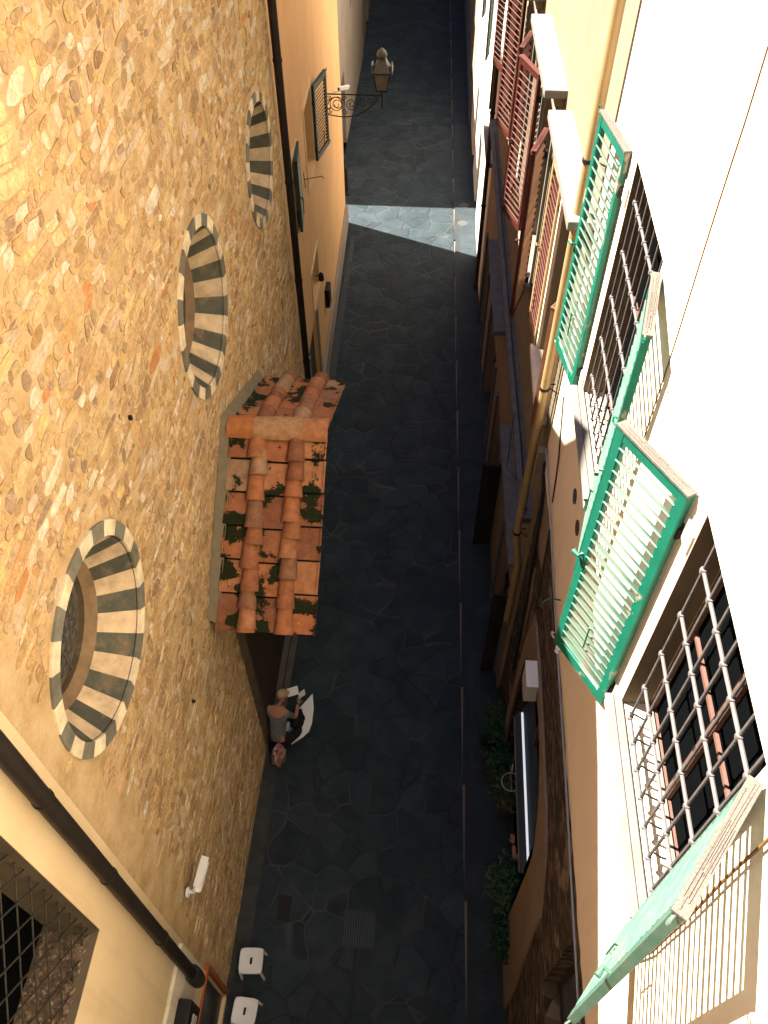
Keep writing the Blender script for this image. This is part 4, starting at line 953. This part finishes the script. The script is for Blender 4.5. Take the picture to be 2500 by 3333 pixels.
# ------------------------------------------------------------ plants
def plant(x,y,r,h,label,nl,mat,spiky=False,seed=1):
    rs=random.Random(seed); t_=thing('potted_plant',(x,y,0.05),label,'plant','potted plants along the shop front')
    m=M(); m.lathe(x,y,[(r*.35,.05),(r*.5,.40),(r*.55,.42),(r*.48,.42),(r*.45,.36)],16); m.build('pot',plain('dark_clay_pot',(.10,.05,.03),.8,0,.2,6,.002),t_)
    m=M()
    for i in range(7):
        a=rs.uniform(0,2*PI); b_=rs.uniform(.1,.7)*r; m.tube([(x,y,.38),(x+.5*b_*math.cos(a),y+.5*b_*math.sin(a),.38+h*.45),(x+b_*math.cos(a),y+b_*math.sin(a),.38+h*.8)],[.014,.01,.006],5)
    m.build('stem',DOORW,t_)
    m=M()
    for i in range(nl):
        if spiky:
            a=rs.uniform(0,2*PI); e=rs.uniform(.3,1.3); ln=rs.uniform(.5,1)*r*1.3
            d=Vector((math.cos(a)*math.cos(e),math.sin(a)*math.cos(e),math.sin(e))); p=Vector((x,y,.4)); s_=d.cross(Vector((0,0,1))).normalized()*.016
            q=p+d*ln*.6; e_=p+d*ln-Vector((0,0,.10*ln)); m.add([p-s_,p+s_,q+s_*1.3,q-s_*1.3,e_],[(0,1,2,3),(3,2,4)])
        else:
            u=rs.random()**.4; a=rs.uniform(0,2*PI); ph=math.acos(rs.uniform(-.7,1)); k_=1+.55*noise.noise(Vector((a*1.6,ph*1.8,seed)))
            p=Vector((x+r*u*k_*math.sin(ph)*math.cos(a),y+r*u*k_*1.25*math.sin(ph)*math.sin(a),.42+h*.5+h*.5*u*math.cos(ph)))
            s_=rs.uniform(.018,.06); d=Vector((rs.uniform(-1,1),rs.uniform(-1,1),rs.uniform(-.6,.4))).normalized(); sd=d.orthogonal().normalized()*s_*.5
            if rs.random()<.5: sd=d.cross(sd).normalized()*s_*.5
            m.add([p,p+d*s_*.8+sd,p+d*s_*1.9,p+d*s_*.8-sd],[(0,1,2,3)])
    m.build('foliage',mat,t_,norm=False)
plant(1.42,6.65,.30,.5,'spiky grass-like plant farthest out from the shop wall',130,LEAF,True,1)
plant(1.62,6.85,.33,.95,'tall bushy plant at the far end of the shop front',1500,LEAF,False,2)
plant(1.60,6.15,.26,.7,'dark low bush between the tall bush and the wire hoop',800,LEAF,False,3)
plant(1.72,5.60,.27,.8,'leafy plant growing through the round wire hoop',420,LEAF2,False,4)
plant(1.66,4.05,.34,.95,'bright leafy bush below the end of the shop canopy',1500,LEAF2,False,5)
plant(1.66,3.30,.27,.7,'dark bush nearest the viewer against the right-hand wall',900,LEAF,False,6)
m=M(); m.tube([(1.72+.16*math.cos(2*PI*k/28),5.62+.16*math.sin(2*PI*k/28),1.25) for k in range(29)],.008,6,cap=False); m.tube([(1.72,5.46,1.25),(1.72,5.9,1.27)],.003,5); m.tube([(1.74,5.80,1.27),(1.76,5.92,1.28)],.014,6); m.tube([(1.72,5.78,1.25),(1.73,5.75,.5)],.005,5)
tag(m.build('wire_hoop',plain('pale_wire',(.55,.48,.36),.5,.2,.2,9,0)),'pale round wire hoop supporting a climbing plant','plant hoop')
# ============================================================ PEOPLE
def skin(name,verts,edges,radii,mat,parent,sub=2,root=0,seg=None):
    me=bpy.data.meshes.new(name); off=Vector((0,0,0)); q=parent
    while q is not None: off+=Vector(q.location); q=q.parent
    me.from_pydata([tuple(Vector(v)-off) for v in verts],edges,[]); o=bpy.data.objects.new(name,me); col.objects.link(o); o.parent=parent
    s=o.modifiers.new('skin','SKIN'); s.use_smooth_shade=True
    for i,r in enumerate(radii):
        d=me.skin_vertices[0].data[i]; d.radius=(r,r) if not isinstance(r,tuple) else r; d.use_root=(i==root)
    ss=o.modifiers.new('sub','SUBSURF'); ss.levels=sub; ss.render_levels=sub; me.materials.append(mat)
    return o
def hand(parent,wrist,fdir,updir,mat,curl=.5,side=1,L=.18):
    """palm + four fingers + thumb grown as one skinned chain tree"""
    f=Vector(fdir).normalized(); u=Vector(updir); u=(u-f*u.dot(f)).normalized(); s=f.cross(u)*side; w_=Vector(wrist)
    V=[w_,w_+f*.045]; E=[(0,1)]; Rr=[(.026,.018),(.034,.014)]
    for i,(ds,ln) in enumerate(((-.028,.068),(-.009,.078),(.010,.073),(.028,.058))):
        b0=w_+f*.088+s*ds; V.append(b0); E.append((1,len(V)-1)); Rr.append((.010,.009)); pr=len(V)-1; dd=f.copy(); p=b0
        for k in range(3):
            dd=(dd-u*curl*.45).normalized(); p=p+dd*ln/3*1.15; V.append(p); E.append((pr,len(V)-1)); pr=len(V)-1; Rr.append((.0085-.001*k,.008-.001*k))
    p=w_+f*.035-s*.034; V.append(p); E.append((1,len(V)-1)); Rr.append((.012,.011)); pr=len(V)-1
    p=p+(f*.6-s*.7).normalized()*.035; V.append(p); E.append((pr,len(V)-1)); Rr.append((.010,.010)); pr=len(V)-1
    p=p+(f*.9-s*.2-u*.3).normalized()*.028; V.append(p); E.append((pr,len(V)-1)); Rr.append((.008,.008))
    return skin('hand',V,E,Rr,mat,parent,1)
def cloth(name,c): return plain(name,c,.9,0,.3,14,.004)
# seated person by the church wall
p1=thing('person',(-2.52,6.75,0),'person sitting on the ground by the church wall in a pale cap and grey shirt','person')
hip=(-2.50,6.52,.24)
V=[hip,(-2.51,6.62,.45),(-2.50,6.76,.68),(-2.49,6.85,.86),(-2.48,6.90,.95),(-2.46,6.95,1.02)]
E=[(0,1),(1,2),(2,3),(3,4),(4,5)]; Rd=[(.15,.13),(.14,.12),(.155,.115),(.13,.10),(.055,.055),(.05,.05)]
# arms (shoulder, elbow, wrist)
V+=[(-2.66,6.88,.86),(-2.62,6.98,.64),(-2.44,7.20,.66)]; E+=[(3,6),(6,7),(7,8)]; Rd+=[(.062,.062),(.047,.047),(.032,.030)]
V+=[(-2.31,6.80,.84),(-2.19,6.85,.60),(-2.17,7.10,.66)]; E+=[(3,9),(9,10),(10,11)]; Rd+=[(.062,.062),(.047,.047),(.032,.030)]
# legs crossed forward
V+=[(-2.60,6.62,.22),(-2.52,6.98,.34),(-2.22,7.02,.12),(-2.12,6.98,.07)]; E+=[(0,12),(12,13),(13,14),(14,15)]; Rd+=[(.10,.10),(.07,.07),(.045,.045),(.04,.035)]
V+=[(-2.38,6.52,.22),(-2.12,6.72,.32),(-2.22,6.96,.12),(-2.3,7.05,.07)]; E+=[(0,16),(16,17),(17,18),(18,19)]; Rd+=[(.10,.10),(.07,.07),(.045,.045),(.04,.035)]
skin('body',V,E,Rd,SKIN,p1)
def upto(idx,sc_,name,mat):
    mp={v:i for i,v in enumerate(idx)}; return skin(name,[V[i] for i in idx],[(mp[a],mp[b_]) for a,b_ in E if a in mp and b_ in mp],[tuple(x*sc_ for x in Rd[i]) for i in idx],mat,p1)
sv=V[:]; V[7]=tuple(Vector(V[6]).lerp(Vector(V[7]),.75)); V[10]=tuple(Vector(V[9]).lerp(Vector(V[10]),.75))
upto([0,1,2,3,6,7,9,10],1.16,'shirt',cloth('grey_green_shirt',(.15,.16,.155)))
V=sv
upto([0,12,13,14,16,17,18],1.16,'trousers',cloth('black_trousers',(.012,.012,.014)))
hd=M(); H=Vector((-2.42,7.02,1.13))
bmh=bmesh.new(); bmesh.ops.create_uvsphere(bmh,u_segments=24,v_segments=16,radius=1)
fd_=Vector((.55,.70,-.45)).normalized()     # face looks down and outward
rt=fd_.cross(Vector((0,0,1))).normalized(); up=rt.cross(fd_).normalized()
for v in bmh.verts:
    a,b_,c_=v.co
    k=1-.16*max(0,-c_); nose=.022*math.exp(-((a/.16)**2+((c_+.12)/.22)**2))*(b_>0.3)
    chin=.010*(c_<-.6)*(b_>0); brow=.006*math.exp(-((c_-.12)/.1)**2)*(b_>.3); eye=-.008*math.exp(-(((abs(a)-.36)/.14)**2+((c_-.02)/.09)**2))*(b_>.3); mouth=-.004*math.exp(-((a/.25)**2+((c_+.5)/.05)**2))*(b_>.3)
    v.co=H+rt*a*.076*k+fd_*(b_*.095*k+nose+chin+brow+eye+mouth)+up*c_*.118
for s_ in(-1,1):
    r=bmesh.ops.create_uvsphere(bmh,u_segments=8,v_segments=6,radius=1)
    for v in r['verts']: c0=v.co.copy(); v.co=H+rt*(s_*.078+c0.x*.012)+fd_*(c0.y*.018-.008)+up*c0.z*.032
me=bpy.data.meshes.new('head'); bmesh.ops.translate(bmh,vec=-Vector(p1.location),verts=bmh.verts); bmh.to_mesh(me); bmh.free(); me.materials.append(SKIN); me.polygons.foreach_set('use_smooth',[True]*len(me.polygons))
ho=bpy.data.objects.new('head',me); col.objects.link(ho); ho.parent=p1
m=M(); vs=[];n_=24      # cap: dome + brim
for i in range(7):
    ph=PI/2*i/6
    for k in range(n_):
        a=2*PI*k/n_; vs.append(H+up*(.035+.10*math.sin(ph))+rt*(.088*math.cos(ph)*math.cos(a))+fd_*(.108*math.cos(ph)*math.sin(a)-.01))
fs=[(i*n_+k,i*n_+(k+1)%n_,(i+1)*n_+(k+1)%n_,(i+1)*n_+k) for i in range(6) for k in range(n_)]; m.add(vs,fs)
vs=[]
for k in range(13):
    a=PI*k/12; q=H+up*.035+rt*.088*math.cos(a)+fd_*(.108*math.sin(a)-.01); vs.append(q); vs.append(q+fd_*.075*math.sin(a)-up*.012)
m.add(vs,[(2*k,2*k+1,2*k+3,2*k+2) for k in range(12)]); m.build('cap',cloth('pale_straw_cap',(.42,.32,.19)),p1,smooth=True)
hand(p1,(-2.44,7.20,.66),(.3,.9,.1),(0,0,1),SKIN,.6,1); hand(p1,(-2.17,7.10,.66),(.05,.95,.15),(0,0,1),SKIN,.6,-1)
m=M(); m.ob((-2.30,7.33,.70),(.10,.03,.02),(-.02,.07,.03),(0,0,.002)); m.ob((-2.12,7.28,.72),(.06,.03,.04),(-.02,.06,-.01),(0,0,.002)); tag(m.build('paper_sheet',WPLAST),'small white paper held in the seated person\'s hands','paper')
# white ground cloth, black bag, bright bag
m=M(); pts=[(-2.01,7.66),(-1.95,7.35),(-1.945,7.04),(-1.98,6.86),(-2.08,6.74),(-2.27,6.58),(-2.42,6.58),(-2.50,6.75),(-2.4,7.1),(-2.25,7.3)]
vs=[(x,y,.018+.006*noise.noise(Vector((x*9,y*9,0)))) for x,y in pts]+[(-2.2,7.0,.022)]; m.add(vs,[(i,(i+1)%10,10) for i in range(10)]); m.add([(v[0],v[1],.004) for v in vs],[(i,10,(i+1)%10) for i in range(10)])
tag(m.build('ground_cloth',WPLAST),'white cloth spread on the paving in front of the seated person','cloth')
def blob(name,c,s,mat,label,cat,seed,amp=.25,parent=None):
    bmh=bmesh.new(); bmesh.ops.create_icosphere(bmh,subdivisions=4,radius=1)
    for v in bmh.verts:
        d=v.co.normalized(); k=1+amp*noise.noise(d*2.2+Vector((seed,0,0)))+amp*.4*noise.noise(d*6+Vector((seed,3,0))); z=max(d.z*k,-.55); v.co=Vector((c[0]+d.x*k*s[0],c[1]+d.y*k*s[1],c[2]+z*s[2]))
    me=bpy.data.meshes.new(name); bmh.to_mesh(me); bmh.free(); me.materials.append(mat); me.polygons.foreach_set('use_smooth',[True]*len(me.polygons)); o=bpy.data.objects.new(name,me); col.objects.link(o); return tag(o,label,cat)
blob('black_bag',(-2.20,6.95,.30),(.13,.20,.16),cloth('shiny_black_bag',(.01,.01,.012)),'crumpled black bag in the lap of the seated person','bag',3,.35)
def floral():
    m,t,b=newmat('floral_cloth',.8); v=coords(t); vo=N(t,'ShaderNodeTexVoronoi'); vo.inputs['Scale'].default_value=14; t.links.new(v,vo.inputs['Vector']); s=N(t,'ShaderNodeSeparateColor'); t.links.new(vo.outputs['Color'],s.inputs[0])
    t.links.new(ramp(t,s.outputs[0],[(0,(.05,.10,.08)),(.25,(.32,.08,.10)),(.5,(.45,.20,.20)),(.7,(.10,.18,.05)),(.85,(.42,.40,.42)),(1,(.35,.12,.05))]),b.inputs['Base Color']); return m
blob('shopping_bag',(-2.46,6.28,.20),(.13,.20,.20),floral(),'bright flowered shopping bag standing beside the seated person','bag',7,.3)
blob('bundle',(-2.60,6.42,.10),(.07,.08,.07),cloth('black_felt',(.012,.012,.014)),'small black bundle against the wall by the flowered bag','bundle',9,.2)
m=M(); m.tube([(-2.50,6.62,.3),(-2.2,6.35,.05)],.010,6); tag(m.build('walking_stick',BIRON),'thin black walking stick lying across the flowered bag','stick')
# person under the shop canopy
p2=thing('person',(1.95,4.35,0),'dark-clothed person sitting in the shop doorway, one bare arm with a black wristband showing','person')
V=[(1.98,4.22,.50),(1.98,4.24,.75),(1.97,4.26,1.0),(1.96,4.28,1.22),(1.95,4.28,1.32),(1.95,4.30,1.40),(1.84,4.42,1.20),(1.78,4.44,.98),(1.765,4.68,1.0),(2.0,4.08,1.2),(1.92,4.10,.95),(1.80,4.25,.85),
   (1.94,4.36,.48),(1.72,4.60,.50),(1.70,4.62,.10),(1.64,4.68,.09),(1.94,4.12,.48),(1.70,4.22,.50),(1.68,4.24,.10),(1.60,4.26,.09)]
E=[(0,1),(1,2),(2,3),(3,4),(4,5),(3,6),(6,7),(7,8),(3,9),(9,10),(10,11),(0,12),(12,13),(13,14),(14,15),(0,16),(16,17),(17,18),(18,19)]
Rd=[(.15,.13),(.13,.11),(.15,.11),(.13,.10),(.055,.055),(.05,.05),(.06,.06),(.046,.046),(.031,.028),(.06,.06),(.045,.045),(.031,.03),(.09,.09),(.065,.065),(.045,.045),(.04,.03),(.09,.09),(.065,.065),(.045,.045),(.04,.03)]
skin('body',V,E,Rd,SKIN,p2)
V2=V; 
def upto2(idx,sc_,name,mat):
    mp={v:i for i,v in enumerate(idx)}; vv=[V2[i] for i in idx]
    return skin(name,vv,[(mp[a],mp[b_]) for a,b_ in E if a in mp and b_ in mp],[tuple(x*sc_ for x in Rd[i]) for i in idx],mat,p2)
upto2([0,1,2,3,6,9],1.15,'shirt',cloth('navy_shirt',(.015,.017,.022))); upto2([0,12,13,14,16,17,18],1.15,'trousers',cloth('dark_trousers',(.012,.012,.015)))
H=Vector((1.93,4.36,1.52)); bmh=bmesh.new(); bmesh.ops.create_uvsphere(bmh,u_segments=20,v_segments=14,radius=1); fd_=Vector((-.6,.7,-.3)).normalized(); rt=fd_.cross(Vector((0,0,1))).normalized(); up=rt.cross(fd_).normalized()
for v in bmh.verts:
    a,b_,c_=v.co; nose=.022*math.exp(-((a/.16)**2+((c_+.12)/.22)**2))*(b_>0.3); v.co=H+rt*a*.076+fd_*(b_*.095+nose)+up*c_*.118
me=bpy.data.meshes.new('head'); bmesh.ops.translate(bmh,vec=-Vector(p2.location),verts=bmh.verts); bmh.to_mesh(me); bmh.free(); me.materials.append(SKIN); me.polygons.foreach_set('use_smooth',[True]*len(me.polygons)); ho=bpy.data.objects.new('head',me); col.objects.link(ho); ho.parent=p2
m=M(); vs=[]
for i in range(7):
    ph=PI/2*i/6-.15
    for k in range(20):
        a=2*PI*k/20; vs.append(H-fd_*.018+up*(.012+.115*math.sin(ph))+rt*(.086*math.cos(ph)*math.cos(a))+fd_*(.10*math.cos(ph)*math.sin(a)))
m.add(vs,[(i*20+k,i*20+(k+1)%20,(i+1)*20+(k+1)%20,(i+1)*20+k) for i in range(6) for k in range(20)]); m.build('hair',cloth('dark_hair',(.02,.013,.01)),p2,smooth=True)
hand(p2,(1.765,4.68,1.0),(-.1,1,.0),(0,0,1),SKIN,.35,1); hand(p2,(1.80,4.25,.85),(-.4,.9,.0),(0,0,1),SKIN,.5,-1)
m=M(); m.tube([(1.768,4.645,.998),(1.766,4.665,.999)],.034,12); m.build('wristband',BIRON,p2)
m=M(); m.box(1.80,2.14,4.05,4.42,.36,.40); ct=thing('chair',(1.97,4.2,0),'dark chair in the shop doorway under the sitting person','chair'); m.build('seat',DOORW,ct)
m=M(); m.box(2.12,2.15,4.05,4.42,.40,.85); m.build('backrest',DOORW,ct)
for a in(1.82,2.12):
    for b_ in(4.07,4.40): m=M(); m.tube([(a,b_,0.05),(a,b_,.36)],.015,6); m.build('leg',DOORW,ct)
